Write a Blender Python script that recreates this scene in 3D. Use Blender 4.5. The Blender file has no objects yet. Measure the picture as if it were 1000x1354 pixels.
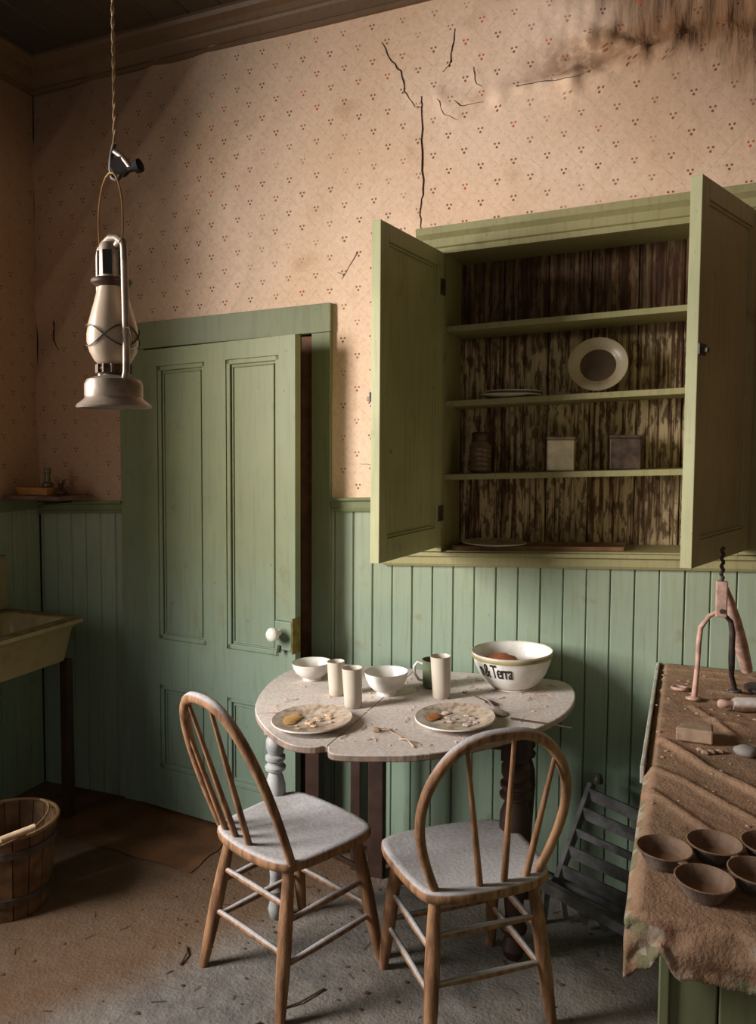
import bpy, math, random
from mathutils import Vector, Matrix, noise
from math import sin, cos, pi, radians as R
random.seed(7)
SC = bpy.context.scene
COL = SC.collection

# ------------------------------------------------------------------ camera
CAM = (0.0, -2.949, 1.6186)
yaw, pit, rol = R(-20.286), R(3.374), R(0.332)
fw = Vector((sin(yaw)*cos(pit), cos(yaw)*cos(pit), -sin(pit)))
rt = Vector((cos(yaw), -sin(yaw), 0)); up = rt.cross(fw)
r2 = rt*cos(rol) + up*sin(rol); u2 = -rt*sin(rol) + up*cos(rol)
cd = bpy.data.cameras.new('camera'); cam = bpy.data.objects.new('camera', cd); COL.objects.link(cam)
cd.sensor_fit = 'VERTICAL'; cd.sensor_height = 36; cd.lens = 36*1044.99/1354; cd.shift_y = -(677-653.83)/1354
cd.clip_start = 0.05
cam.matrix_world = Matrix(((r2.x, u2.x, -fw.x, CAM[0]), (r2.y, u2.y, -fw.y, CAM[1]), (r2.z, u2.z, -fw.z, CAM[2]), (0, 0, 0, 1)))
SC.camera = cam

# ------------------------------------------------------------------ world, light, exposure
w = bpy.data.worlds.new('dim_daylight'); SC.world = w; w.use_nodes = True
w.node_tree.nodes['Background'].inputs[0].default_value = (1.0, 0.93, 0.82, 1)
w.node_tree.nodes['Background'].inputs[1].default_value = 0.23
def area(name, loc, aim, sx, sy, power, col, spread=180):
    l = bpy.data.lights.new(name, 'AREA'); l.shape = 'RECTANGLE'; l.size = sx; l.size_y = sy
    l.energy = power; l.color = col; l.spread = R(spread)
    o = bpy.data.objects.new(name, l); COL.objects.link(o); o.location = loc
    o.rotation_euler = (Vector(aim)-Vector(loc)).to_track_quat('-Z', 'Y').to_euler()
    return o
# daylight entering through the left wall's window
area('daylight_outside_window', (-4.15, -3.15, 2.45), (-1.6, -0.9, 1.3), 1.3, 2.3, 420, (1.0, 0.97, 0.93), 170)
area('window_glow', (-2.86, -2.0, 1.62), (-0.4, -0.9, 1.3), 0.80, 1.25, 11, (1.0, 0.95, 0.88), 160)
SC.view_settings.view_transform = 'Standard'; SC.view_settings.look = 'None'
SC.view_settings.gamma = 1; SC.view_settings.use_curve_mapping = False
SC.view_settings.exposure = 0.0

# ------------------------------------------------------------------ shader helpers
def srgb(r, g, b):
    f = lambda c: c/255/12.92 if c/255 <= .04045 else ((c/255+.055)/1.055)**2.4
    return (f(r), f(g), f(b), 1)
class NT:
    def __init__(s, name):
        s.m = bpy.data.materials.new(name); s.m.use_nodes = True; s.t = s.m.node_tree
        s.b = s.t.nodes['Principled BSDF']
    def put(s, i, v):
        if v is None: return
        if isinstance(v, bpy.types.NodeSocket): s.t.links.new(v, i)
        elif isinstance(v, (tuple, list)) and i.type == 'RGBA': i.default_value = tuple(v) if len(v) == 4 else tuple(v)+(1,)
        else: i.default_value = v
    def n(s, typ, out=0, ins=None, **kw):
        d = s.t.nodes.new(typ)
        for k, v in kw.items(): setattr(d, k, v)
        for k, v in (ins or {}).items(): s.put(d.inputs[k], v)
        return d.outputs[out]
    def ma(s, op, a, b=None, c=None, clamp=False):
        d = s.t.nodes.new('ShaderNodeMath'); d.operation = op; d.use_clamp = clamp
        s.put(d.inputs[0], a); s.put(d.inputs[1], b); s.put(d.inputs[2], c); return d.outputs[0]
    def mix(s, f, a, b, bt='MIX'):
        d = s.t.nodes.new('ShaderNodeMix'); d.data_type = 'RGBA'; d.blend_type = bt; d.clamp_factor = True
        s.put(d.inputs[0], f); s.put(d.inputs[6], a); s.put(d.inputs[7], b); return d.outputs[2]
    def noise(s, vec, scale, detail=4, rough=.55, out=0):
        return s.n('ShaderNodeTexNoise', out, {'Vector': vec, 'Scale': scale, 'Detail': detail, 'Roughness': rough})
    def pos(s): return s.n('ShaderNodeNewGeometry', 'Position')
    def obj(s): return s.n('ShaderNodeTexCoord', 'Object')
    def scl(s, v, sc): return s.n('ShaderNodeMapping', 0, {'Vector': v, 'Scale': sc})
    def ramp(s, v, lo, hi, a=0., b=1.):
        d = s.t.nodes.new('ShaderNodeMapRange'); d.interpolation_type = 'SMOOTHSTEP'
        for i, x in enumerate((v, lo, hi, a, b)): s.put(d.inputs[i], x)
        return d.outputs[0]
    def upz(s, lo=.35, hi=.85):
        nz = s.n('ShaderNodeSeparateXYZ', 2, {0: s.n('ShaderNodeNewGeometry', 'Normal')})
        return s.ramp(nz, lo, hi)
    def done(s, col, rough=.7, bump=None, bs=.3, bd=.01, metal=0, spec=.3):
        s.put(s.b.inputs['Base Color'], col); s.put(s.b.inputs['Roughness'], rough)
        s.put(s.b.inputs['Metallic'], metal); s.put(s.b.inputs['Specular IOR Level'], spec)
        if bump is not None:
            s.put(s.b.inputs['Normal'], s.n('ShaderNodeBump', 0, {'Height': bump, 'Strength': bs, 'Distance': bd}))
        return s.m

def simple(name, col, rough=.6, metal=0, var=.25, scale=14, spec=.3, bs=.2):
    t = NT(name); v = t.noise(t.obj(), scale, 5)
    c = t.mix(t.ramp(v, .3, .7), tuple(x*(1-var) for x in col[:3]), tuple(min(1, x*(1+var)) for x in col[:3]))
    return t.done(c, rough, v, bs, .004, metal, spec)

def painted(name, base, dark, stain, rough=.5, grain=True, dust=None, grime=.55, teal=None):
    t = NT(name); p = t.pos()
    big = t.noise(p, 1.7, 4); mid = t.noise(p, 9, 5); fine = t.noise(t.scl(p, (60, 60, 5)), 1, 5)
    c = t.mix(t.ramp(big, .3, .75), base, dark)
    if teal:      # warm and cool light put into the paint: yellower high up, blue-green lower
        z = t.n('ShaderNodeSeparateXYZ', 2, {0: p})
        c = t.mix(t.ma('MULTIPLY', t.ramp(t.ma('ADD', z, t.ma('MULTIPLY', t.ma('SUBTRACT', mid, .5), .5)), 1.45, .55), .75), c, teal)
    c = t.mix(t.ramp(fine, .45, .8, 0, .35), c, stain)
    c = t.mix(t.ramp(mid, .6, .8, 0, grime), c, stain)
    c = t.mix(t.ramp(t.noise(p, 42, 3), .68, .8, 0, .6), c, tuple(x*.45 for x in stain[:3]))
    if dust: c = t.mix(t.ma('MULTIPLY', t.upz(.5, .9), .8), c, dust)
    return t.done(c, rough, t.ma('ADD', fine, t.ma('MULTIPLY', mid, 1.5)), .18, .004, spec=.35)

def dustywood(name, wood, dark, dust, amt=.9, rough=.7, band=(.35, .85)):
    t = NT(name); o = t.obj()
    g = t.noise(t.scl(o, (30, 30, 3)), 1.5, 6, .6); m_ = t.noise(o, 12, 5); f_ = t.noise(o, 90, 4)
    c = t.mix(t.ramp(g, .35, .7), wood, dark)
    c = t.mix(t.ramp(m_, .6, .75, 0, .5), c, dark)
    d = t.mix(t.ramp(f_, .35, .65), tuple(x*.82 for x in dust[:3]), dust)
    fac = t.ma('MULTIPLY', t.upz(*band), t.ramp(m_, .2, .5, amt*.75, amt), clamp=True)
    return t.done(t.mix(fac, c, d), rough, t.ma('ADD', f_, m_), .35, .004)

GREEN = painted('old_green_paint', srgb(130, 132, 92), srgb(116, 122, 88), srgb(100, 90, 60), teal=srgb(126, 148, 136))
GREEN_WALL = painted('green_wainscot_paint', srgb(166, 170, 142), srgb(148, 160, 134), srgb(120, 114, 84), teal=srgb(130, 154, 138))
COUNTER_PAINT = painted('drab_green_counter_paint', srgb(124, 126, 92), srgb(108, 114, 84), srgb(90, 82, 58))
OLIVE = painted('olive_cupboard_paint', srgb(166, 156, 112), srgb(148, 142, 100), srgb(112, 96, 62))
OLIVE_DOOR = painted('pale_cupboard_door_paint', srgb(186, 182, 138), srgb(158, 156, 112), srgb(112, 102, 66))
DARKBROWN = simple('dark_unpainted_wood', srgb(62, 44, 32), .8)
CEIL = painted('ceiling_board_paint', srgb(70, 66, 60), srgb(84, 68, 48), srgb(52, 42, 30))
CROWN = painted('crown_moulding_paint', srgb(118, 92, 68), srgb(96, 72, 52), srgb(84, 50, 38), grime=.8)

def back_plank_mat():
    t = NT('stained_back_board'); p = t.pos()
    st = t.noise(t.scl(p, (75, 75, 2.6)), 1, 6, .65); sp = t.noise(t.scl(p, (45, 45, 14)), 1, 5, .6); b = t.noise(p, 5, 3)
    c = t.mix(t.ramp(st, .40, .56), srgb(104, 70, 46), srgb(218, 194, 152))
    c = t.mix(t.ramp(sp, .48, .58, 0, .75), c, srgb(66, 40, 24))
    c = t.mix(t.ramp(b, .45, .65, 0, .5), c, srgb(84, 60, 34))
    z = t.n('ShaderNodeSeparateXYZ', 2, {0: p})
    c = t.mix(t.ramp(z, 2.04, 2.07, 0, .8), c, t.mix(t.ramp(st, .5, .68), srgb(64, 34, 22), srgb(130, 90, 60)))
    return t.done(c, .75, st, .4, .004)
BACKPLANK = back_plank_mat()

def wallpaper_mat():
    t = NT('triple_sprig_wallpaper'); p = t.pos()
    wob = t.noise(p, 2.2, 3, out=1)
    pw = t.n('ShaderNodeVectorMath', 0, {0: p, 1: t.n('ShaderNodeVectorMath', 0, {0: wob, 1: (.02, .02, .02)}, operation='MULTIPLY')}, operation='ADD')
    sx = t.n('ShaderNodeSeparateXYZ', 0, {0: pw}); sy = t.n('ShaderNodeSeparateXYZ', 1, {0: pw}); sz = t.n('ShaderNodeSeparateXYZ', 2, {0: pw})
    x = t.ma('ADD', sx, sy)
    z = t.ma('SUBTRACT', sz, t.ma('MULTIPLY', sx, .04))
    P = .122; Q = .132
    def cell(ox, oz):
        u = t.ma('MULTIPLY', t.ma('SUBTRACT', t.ma('FRACT', t.ma('ADD', t.ma('DIVIDE', x, P), ox)), .5), P)
        v = t.ma('MULTIPLY', t.ma('SUBTRACT', t.ma('FRACT', t.ma('ADD', t.ma('DIVIDE', z, Q), oz)), .5), Q)
        r = None
        for dx, dz, sc in ((-.0075, .005, 1), (.0075, .005, 1), (0, -.0085, 1.15)):
            a = t.ma('SUBTRACT', u, dx); b = t.ma('SUBTRACT', v, dz)
            d = t.ma('DIVIDE', t.ma('SQRT', t.ma('ADD', t.ma('MULTIPLY', a, a), t.ma('MULTIPLY', b, b))), .0042*sc)
            d = t.ramp(d, .7, 1.15, 1, 0); r = d if r is None else t.ma('MAXIMUM', r, d)
        return r
    mot = t.ma('MAXIMUM', cell(0, 0), cell(.5, .5))
    def diag(sg):
        q = t.ma('ADD', t.ma('DIVIDE', x, P), t.ma('MULTIPLY', t.ma('DIVIDE', z, Q), sg))
        a = t.ma('ABSOLUTE', t.ma('SUBTRACT', t.ma('FRACT', q), .5))
        a2 = t.ma('ABSOLUTE', t.ma('SUBTRACT', t.ma('FRACT', t.ma('ADD', q, .5)), .5))
        return t.ramp(t.ma('MINIMUM', a, t.ma('ADD', a2, 1)), 0.0, .035, 1, 0)
    lat = t.ma('MAXIMUM', diag(1), diag(-1))
    dash = t.ramp(t.noise(p, 190, 1), .5, .6)
    big = t.noise(p, 1.3, 5); mid = t.noise(p, 6, 5); fine = t.noise(p, 55, 4)
    base = t.mix(t.ramp(big, .35, .7), srgb(246, 213, 186), srgb(236, 198, 166))
    base = t.mix(t.ramp(mid, .55, .8, 0, .45), base, srgb(186, 140, 98))
    base = t.mix(t.ramp(fine, .35, .75, 0, .18), base, srgb(160, 116, 80))
    # water stain in the upper right of the wall, runs and blotches of its own shape
    d = t.ma('ADD', t.ma('MULTIPLY', sx, 1.3), t.ma('MULTIPLY', t.ma('SUBTRACT', sz, 2.97), 2.3))
    d = t.ma('ADD', d, t.ma('MULTIPLY', t.ma('SUBTRACT', big, .5), 1.4))
    run = t.noise(t.scl(p, (26, 26, 4)), 1, 5)
    st = t.ramp(d, -.25, .3)
    base = t.mix(t.ma('MULTIPLY', st, .85), base, t.mix(t.ramp(run, .35, .65), srgb(92, 66, 48), srgb(150, 118, 92)))
    zl = t.ma('ADD', 2.945, t.ma('MULTIPLY', t.ma('ADD', sx, .62), .07))
    rd = t.ma('SUBTRACT', t.ma('SUBTRACT', sz, zl), t.ma('MULTIPLY', t.ma('SUBTRACT', mid, .5), .16))
    band = t.ma('MULTIPLY', t.ramp(rd, -.035, .0), t.ramp(rd, .16, .05))
    band = t.ma('MULTIPLY', band, t.ma('MULTIPLY', t.ramp(sx, -.62, -.35), t.ramp(t.noise(p, 24, 4), .3, .6, .35, .9)))
    base = t.mix(t.ma('MULTIPLY', band, .8), base, srgb(128, 86, 50))
    s4 = t.ma('MULTIPLY', t.ramp(t.ma('ADD', sx, t.ma('SUBTRACT', big, .5)), -.5, .25), t.ramp(sz, 2.45, 3.0))  # soft browning: some stain, some light falloff painted into the colour
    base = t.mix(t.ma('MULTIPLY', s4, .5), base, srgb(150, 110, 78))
    # browner towards the left corner, darker still high up
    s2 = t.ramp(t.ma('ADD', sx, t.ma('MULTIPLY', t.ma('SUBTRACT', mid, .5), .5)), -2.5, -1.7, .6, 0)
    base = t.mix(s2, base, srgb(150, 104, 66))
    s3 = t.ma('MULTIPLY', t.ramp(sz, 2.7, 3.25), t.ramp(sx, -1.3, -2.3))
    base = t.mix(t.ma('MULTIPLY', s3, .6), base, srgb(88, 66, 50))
    fade = t.ramp(t.noise(p, 3.5, 2), .3, .55, .35, .95)
    c = t.mix(t.ma('MULTIPLY', t.ma('MULTIPLY', lat, dash), t.ma('MULTIPLY', fade, .5)), base, srgb(160, 112, 72))
    c = t.mix(t.ma('MULTIPLY', mot, fade), c, t.mix(t.ramp(t.noise(p, 4.7, 1), .56, .62), srgb(124, 70, 46), srgb(200, 84, 40)))
    h = t.ma('ADD', t.ma('MULTIPLY', fine, .4), t.ma('ADD', t.ma('MULTIPLY', mid, 2.2), t.ma('MULTIPLY', t.ma('MULTIPLY', run, st), 5)))
    return t.done(c, .85, h, .5, .006, spec=.15)
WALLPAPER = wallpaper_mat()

def floor_mat():
    t = NT('dusty_floor'); p = t.pos()
    a = t.noise(p, 2.3, 6, .6); b = t.noise(p, 14, 6, .65); c_ = t.noise(p, 85, 4)
    c = t.mix(t.ramp(a, .3, .7), srgb(124, 114, 104), srgb(100, 96, 93))
    c = t.mix(t.ramp(b, .35, .7, 0, .6), c, srgb(140, 134, 128))
    c = t.mix(t.ramp(c_, .6, .8, 0, .5), c, srgb(62, 50, 38))
    sx = t.n('ShaderNodeSeparateXYZ', 0, {0: p}); sy = t.n('ShaderNodeSeparateXYZ', 1, {0: p})
    e = t.ma('ADD', t.ma('SUBTRACT', sy, t.ma('MULTIPLY', sx, .0)), t.ma('MULTIPLY', t.ma('SUBTRACT', a, .5), .5))
    e = t.ma('ADD', e, t.ma('MULTIPLY', t.ma('ADD', sx, .75), -1.6))
    c = t.mix(t.ma('MULTIPLY', t.ramp(e, -.1, .35), .75), c, srgb(96, 66, 38))
    return t.done(c, .9, t.ma('ADD', t.ma('MULTIPLY', b, 2), c_), .5, .01, spec=.15)
FLOOR = floor_mat()
CHAIRWOOD = dustywood('worn_chair_wood', srgb(152, 112, 80), srgb(100, 68, 46), srgb(188, 185, 186), .88)
TABLETOP = dustywood('dusty_table_top', srgb(140, 104, 76), srgb(90, 62, 44), srgb(212, 200, 192), .95, band=(-.3, .5))
TABLELEG = simple('dark_turned_leg', srgb(56, 38, 30), .55)
LEGGREY = simple('grey_painted_leg', srgb(150, 150, 148), .6)
def china(name, col, inner=None, dust=srgb(150, 124, 98), zcut=None, spots=.0):
    t = NT(name); o = t.obj(); n1 = t.noise(o, 14, 4); n2 = t.noise(o, 60, 4)
    c = t.mix(t.ramp(n1, .45, .75, 0, .35), col, dust)
    z = t.n('ShaderNodeSeparateXYZ', 2, {0: t.n('ShaderNodeNewGeometry', 'Normal')})
    c = t.mix(t.ma('MULTIPLY', t.ramp(z, .45, .9), t.ramp(n1, .3, .6, .5, .95)), c, t.mix(t.ramp(n2, .4, .65), dust, tuple(x*.5 for x in dust[:3])))
    return t.done(c, .32, n2, .06, .002, spec=.5)
CHINA = china('dusty_white_china', srgb(226, 222, 214))
CHINA_PLATE = china('dusty_cream_china', srgb(222, 214, 202), dust=srgb(184, 160, 138))
GLASS = china('dust_frosted_glass', srgb(196, 184, 168), dust=srgb(150, 122, 96))
def dustmat(name, c1, c2, c3, sc=1.0):
    t = NT(name); p = t.pos(); a = t.noise(p, 5*sc, 5); b = t.noise(p, 38*sc, 5); d = t.noise(p, 160*sc, 3)
    c = t.mix(t.ramp(a, .35, .65), c1, c2); c = t.mix(t.ramp(b, .5, .75, 0, .5), c, c3)
    return t.done(c, .92, t.ma('ADD', b, t.ma('MULTIPLY', d, .6)), .6, .006, spec=.1)
CLOTH = dustmat('dust_covered_oilcloth', srgb(162, 128, 102), srgb(142, 114, 92), srgb(120, 90, 68))
def cloth_mat():
    t = NT('printed_oilcloth'); p = t.pos(); a = t.noise(p, 9, 4); b = t.noise(p, 38, 5); d = t.noise(p, 160, 3)
    c = t.mix(t.ramp(t.noise(p, 5, 5), .35, .65), srgb(168, 134, 108), srgb(152, 124, 100)); c = t.mix(t.ramp(b, .5, .75, 0, .5), c, srgb(124, 94, 72))
    y = t.n('ShaderNodeSeparateXYZ', 1, {0: p}); z = t.n('ShaderNodeSeparateXYZ', 2, {0: p})
    hang = t.ramp(z, .858, .84)
    v = t.n('ShaderNodeTexVoronoi', 'Color', {'Vector': p, 'Scale': 40.})
    h = t.n('ShaderNodeSeparateXYZ', 0, {0: v})
    pr = t.mix(t.ramp(h, .3, .32), srgb(112, 116, 88), t.mix(t.ramp(h, .62, .64), srgb(148, 104, 86), srgb(168, 158, 144)))
    c = t.mix(t.ma('MULTIPLY', hang, t.ramp(a, .42, .55, 0, .8)), c, pr)
    return t.done(c, .9, t.ma('ADD', b, t.ma('MULTIPLY', d, .6)), .6, .006, spec=.1)
OILCLOTH = cloth_mat()
PINKISH = simple('worn_reddish_painted_wood', srgb(196, 158, 142), .6, var=.3, scale=30)
IRON = simple('grey_iron', srgb(86, 78, 74), .5, .5, var=.35, scale=25)
TIN = simple('tarnished_tin', srgb(168, 150, 134), .42, .35, var=.35, scale=20, spec=.5)
TINDARK = simple('dark_tin', srgb(92, 74, 62), .5, .4, var=.4, scale=25)
CUPTIN = dustywood('dusty_baking_tin', srgb(120, 108, 100), srgb(84, 70, 60), srgb(150, 116, 90), .85, band=(.1, .9))
ROPE = simple('twisted_rope', srgb(170, 140, 104), .9, var=.3, scale=60)
GLOBE = china('sooty_lantern_glass', srgb(202, 178, 152), dust=srgb(140, 100, 74))
BLACK = simple('soot_black', srgb(24, 20, 18), .8)
CRACK = simple('open_crack', srgb(58, 34, 22), .95)
SINKM = china('old_enamel', srgb(168, 150, 112), dust=srgb(110, 84, 52))
CHARRED = simple('charcoal_grey_wood', srgb(100, 98, 98), .8, var=.4, scale=18)
STAVE = simple('dark_bucket_wood', srgb(104, 76, 52), .8, var=.35, scale=18)
BRASS = simple('dull_brass', srgb(128, 112, 58), .45, .5, var=.3, scale=30)
PORC = simple('white_porcelain', srgb(226, 226, 214), .25, 0, var=.05, spec=.6)
INKM = simple('dark_printed_letters', srgb(44, 36, 38), .5, var=.1)
BOX = simple('old_cardboard', srgb(176, 122, 70), .8, var=.2)
DUSTB = simple('dusty_lump', srgb(172, 144, 120), .9, var=.2, scale=30)
STONE = simple('pale_grey_stone', srgb(150, 142, 136), .8, var=.2)
TWIG = simple('dry_twig', srgb(84, 62, 44), .9)
PALETWIG = simple('pale_dry_straw', srgb(200, 170, 140), .9)
LINO = simple('worn_brown_linoleum', srgb(98, 66, 42), .8, var=.35, scale=6)
BRIGHTTIN = simple('reflection_bright_tin', srgb(250, 226, 198), .3, .1, var=.15, scale=24, spec=.6)  # metal's reflected light put into the base colour

# ------------------------------------------------------------------ geometry helpers
S = 0.04
def sh(x): return S*(x+2.2)          # the settled house: level lines of the back wall climb to the right
class G:
    def __init__(s): s.v = []; s.f = []; s.xf = None
    def add(s, vs, fs):
        b = len(s.v)
        if s.xf is not None: vs = [tuple(s.xf @ Vector(v)) for v in vs]
        s.v += [tuple(v) for v in vs]; s.f += [tuple(i+b for i in f) for f in fs]; return s
    def box(s, x0, x1, y0, y1, z0, z1):
        vs = [(x, y, z) for z in (z0, z1) for x, y in ((x0, y0), (x1, y0), (x1, y1), (x0, y1))]
        return s.add(vs, [(3, 2, 1, 0), (4, 5, 6, 7), (0, 1, 5, 4), (1, 2, 6, 5), (2, 3, 7, 6), (3, 0, 4, 7)])
    def prism(s, pts, z0, z1):
        n = len(pts); zz = lambda z, p: z(p) if callable(z) else z
        vs = [(p[0], p[1], zz(z0, p)) for p in pts]+[(p[0], p[1], zz(z1, p)) for p in pts]
        return s.add(vs, [tuple(range(n))[::-1], tuple(range(n, 2*n))]+[(i, (i+1) % n, n+(i+1) % n, n+i) for i in range(n)])
    def profx(s, prof, x0, x1):      # extrude a (y,z) profile along x
        n = len(prof)
        vs = [(x0, a, b) for a, b in prof]+[(x1, a, b) for a, b in prof]
        return s.add(vs, [tuple(range(n)), tuple(range(n, 2*n))[::-1]]+[(i, n+i, n+(i+1) % n, (i+1) % n) for i in range(n)])
    def tube(s, pts, rad, n=8, cap=True, flat=1.0):
        pts = [Vector(p) for p in pts]; m = len(pts)
        rs = rad if isinstance(rad, (list, tuple)) else [rad]*m
        vs = []; prev = None
        for i, p in enumerate(pts):
            t = (pts[min(i+1, m-1)]-pts[max(i-1, 0)]).normalized()
            if prev is None:
                a = Vector((0, 0, 1)) if abs(t.z) < .9 else Vector((1, 0, 0)); u = t.cross(a).normalized()
            else: u = (prev - t*prev.dot(t)).normalized()
            prev = u; v = t.cross(u)
            for k in range(n):
                a = 2*pi*k/n; vs.append(p+u*cos(a)*rs[i]+v*sin(a)*rs[i]*flat)
        fs = [(i*n+k, i*n+(k+1) % n, (i+1)*n+(k+1) % n, (i+1)*n+k) for i in range(m-1) for k in range(n)]
        if cap: fs += [tuple(range(n))[::-1], tuple((m-1)*n+k for k in range(n))]
        return s.add(vs, fs)
    def lathe(s, prof, c=(0, 0, 0), n=32, close=False):   # prof (r,z)
        vs = []; m = len(prof)
        for r, z in prof:
            for k in range(n):
                a = 2*pi*k/n; vs.append((c[0]+r*cos(a), c[1]+r*sin(a), c[2]+z))
        fs = [(i*n+k, i*n+(k+1) % n, (i+1)*n+(k+1) % n, (i+1)*n+k) for i in range(m-1) for k in range(n)]
        if not close:
            fs += [tuple(range(n))[::-1], tuple((m-1)*n+k for k in range(n))]
        return s.add(vs, fs)
    def lump(s, c, r, sq=(1, 1, 1), n=8, seed=0, amp=.25):
        vs = []; m = n//2+1
        for i in range(1, m):
            th = pi*i/m
            for k in range(n):
                a = 2*pi*k/n; d = Vector((sin(th)*cos(a), sin(th)*sin(a), cos(th)))
                q = r*(1+amp*noise.noise(d*1.7+Vector((seed, seed*2, 0))))
                vs.append((c[0]+d.x*q*sq[0], c[1]+d.y*q*sq[1], c[2]+d.z*q*sq[2]))
        vs += [(c[0], c[1], c[2]+r*sq[2]), (c[0], c[1], c[2]-r*sq[2])]; N = (m-1)*n
        fs = [(i*n+k, (i+1)*n+k, (i+1)*n+(k+1) % n, i*n+(k+1) % n) for i in range(m-2) for k in range(n)]
        fs += [(N, k, (k+1) % n) for k in range(n)]+[((m-2)*n+k, N+1, (m-2)*n+(k+1) % n) for k in range(n)]
        return s.add(vs, fs)
    def shear(s, frm=0):
        s.v[frm:] = [(x, y, z+sh(x)) for x, y, z in s.v[frm:]]; return s
    def grid(s, fn, nu, nv, skip=None):
        b = [fn(i/nu, j/nv) for j in range(nv+1) for i in range(nu+1)]
        fs = [(j*(nu+1)+i, j*(nu+1)+i+1, (j+1)*(nu+1)+i+1, (j+1)*(nu+1)+i) for j in range(nv) for i in range(nu) if not (skip and skip(i, j))]
        return s.add(b, fs)

def obj(name, g, mat, parent=None, label=None, cat=None, group=None, kind=None, smooth=None, bevel=0, off=(0, 0, 0), solid=0):
    me = bpy.data.meshes.new(name)
    me.from_pydata([(x-off[0], y-off[1], z-off[2]) for x, y, z in g.v], [], g.f)
    me.validate(); me.materials.append(mat); me.update()
    import bmesh
    bm = bmesh.new(); bm.from_mesh(me); bmesh.ops.recalc_face_normals(bm, faces=bm.faces) if not solid else None
    bm.to_mesh(me); bm.free()
    if smooth is not None:
        me.shade_smooth(); me.set_sharp_from_angle(angle=R(smooth))
    o = bpy.data.objects.new(name, me); COL.objects.link(o)
    if parent is None: o.location = off
    o.parent = parent
    if bevel:
        m = o.modifiers.new('bevel', 'BEVEL'); m.width = bevel; m.segments = 2; m.limit_method = 'ANGLE'; m.angle_limit = R(40)
    if solid:
        m = o.modifiers.new('thickness', 'SOLIDIFY'); m.thickness = abs(solid); m.offset = -1 if solid > 0 else 1
    tag(o, label, cat, group, kind); return o
def tag(o, label=None, cat=None, group=None, kind=None):
    for k, v in (('label', label), ('category', cat), ('group', group), ('kind', kind)):
        if v: o[k] = v
def thing(name, loc, label, cat, rz=0, group=None, rot=None):
    o = bpy.data.objects.new(name, None); COL.objects.link(o); o.location = loc
    o.rotation_euler = rot or (0, 0, rz); o.empty_display_size = .05
    tag(o, label, cat, group); return o
def struct(name, g, mat, parent=None, **k): return obj(name, g, mat, parent, kind='structure' if parent is None else None, **k)
def root(name):
    o = bpy.data.objects.new(name, None); COL.objects.link(o); o['kind'] = 'structure'; return o

# ------------------------------------------------------------------ room shell
LX, RX, FY = -2.8, 1.0, -4.0
CZ = 3.37
g = G().box(LX-.1, RX+.1, FY, 1.0, -.06, 0.0); floor = struct('floor', g, FLOOR)

# back wall: backing slabs, wallpaper sheet, wainscot planks, rail
g = G()
for x0, x1, z0, z1 in ((LX, -2.215, -.05, 3.5), (-2.215, -1.335, 2.10, 3.5), (-1.335, -.86, -.05, 3.5), (-.86, .26, -.05, 1.10), (-.86, .26, 2.36, 3.5), (.26, RX, -.05, 3.5)):
    g.box(x0, x1, .016, .06, z0, z1)
g.shear(); wall_back = struct('wall_back', g, DARKBROWN)
def seg(p, a, b):
    ax, az = a; bx, bz = b; dx, dz = bx-ax, bz-az; t = max(0, min(1, ((p[0]-ax)*dx+(p[1]-az)*dz)/(dx*dx+dz*dz)))
    return math.hypot(p[0]-ax-dx*t, p[1]-az-dz*t), t
def relief(x, z):      # world x,z -> outward bulge of the loose paper
    h = .004*noise.noise(Vector((x*2.2, z*2.2, 3.1)))
    k = max(0, min(1, (-1.25-x)/.6))*max(0, min(1, (z-1.5)/.3))
    u = (x*.80-z*.60)
    h += k*.034*(1-abs(noise.noise(Vector((u*5.0, (x+z)*.8, 1.7))))*3)*.5
    for a, b, am, wd in (((-.95, 2.955), (-.62, 2.90), .008, .02), ((-.62, 2.92), (-.36, 2.925), .03, .03), ((-.36, 2.925), (-.02, 2.99), .042, .04),
                         ((-.02, 2.99), (.2, 2.97), .035, .05), ((-.85, 2.93), (-.78, 2.84), .006, .012), ((-.83, 2.90), (-.7, 2.89), .006, .012), ((-.86, 2.98), (-.82, 2.86), .006, .012),
                         ((-.72, 3.02), (-.69, 2.95), .006, .012), ((-.3, 3.06), (-.12, 2.98), .035, .03), ((-.95, 2.50), (-.82, 2.47), .006, .015)):
        d, t = seg((x, z), a, b)
        h += am*(.6+.8*abs(noise.noise(Vector((x*14, z*14, 0)))))*math.exp(-(d/wd)**2)
    if x > -.6 and z > 2.95:
        q = min(1, (x+.6)/.4)*min(1, (z-2.95)/.1)
        h += q*.014*abs(noise.noise(Vector((x*19, z*5, 5))))*2
    return h
NX, NZ = 250, 130
def wp(u, v):
    x = LX+.001+(RX-LX-.002)*u; z = 1.36+(3.46-1.36)*v
    return (x, .002-max(-.007, relief(x, z+sh(x))), z+sh(x))
def wskip(i, j):
    x = LX+(RX-LX)*(i+.5)/NX; z = 1.36+2.1*(j+.5)/NZ
    return (-2.30 < x < -1.31 and z < 2.14) or (-.86 < x < .26 and z < 2.36)
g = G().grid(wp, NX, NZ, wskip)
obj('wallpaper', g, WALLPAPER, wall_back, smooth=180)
def crack(pts, r=.0035, parent=wall_back):
    P = [Vector((a, 0, b)) for a, b in pts]; out = []
    for i in range(len(P)-1):
        for k in range(4):
            q = P[i].lerp(P[i+1], k/4); q.x += random.uniform(-.004, .004); q.z += random.uniform(-.003, .003); out.append(q)
    out.append(P[-1]); n = len(out)
    pp = [(q.x, .0-relief(q.x, q.z), q.z) for q in out]
    rr = [r*(.5+.5*sin(pi*min(1, (i+1)/n*1.2)))*random.uniform(.7, 1.2) for i in range(n)]
    obj('crack', G().tube(pp, rr, 5, flat=.5), CRACK, parent)
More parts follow.
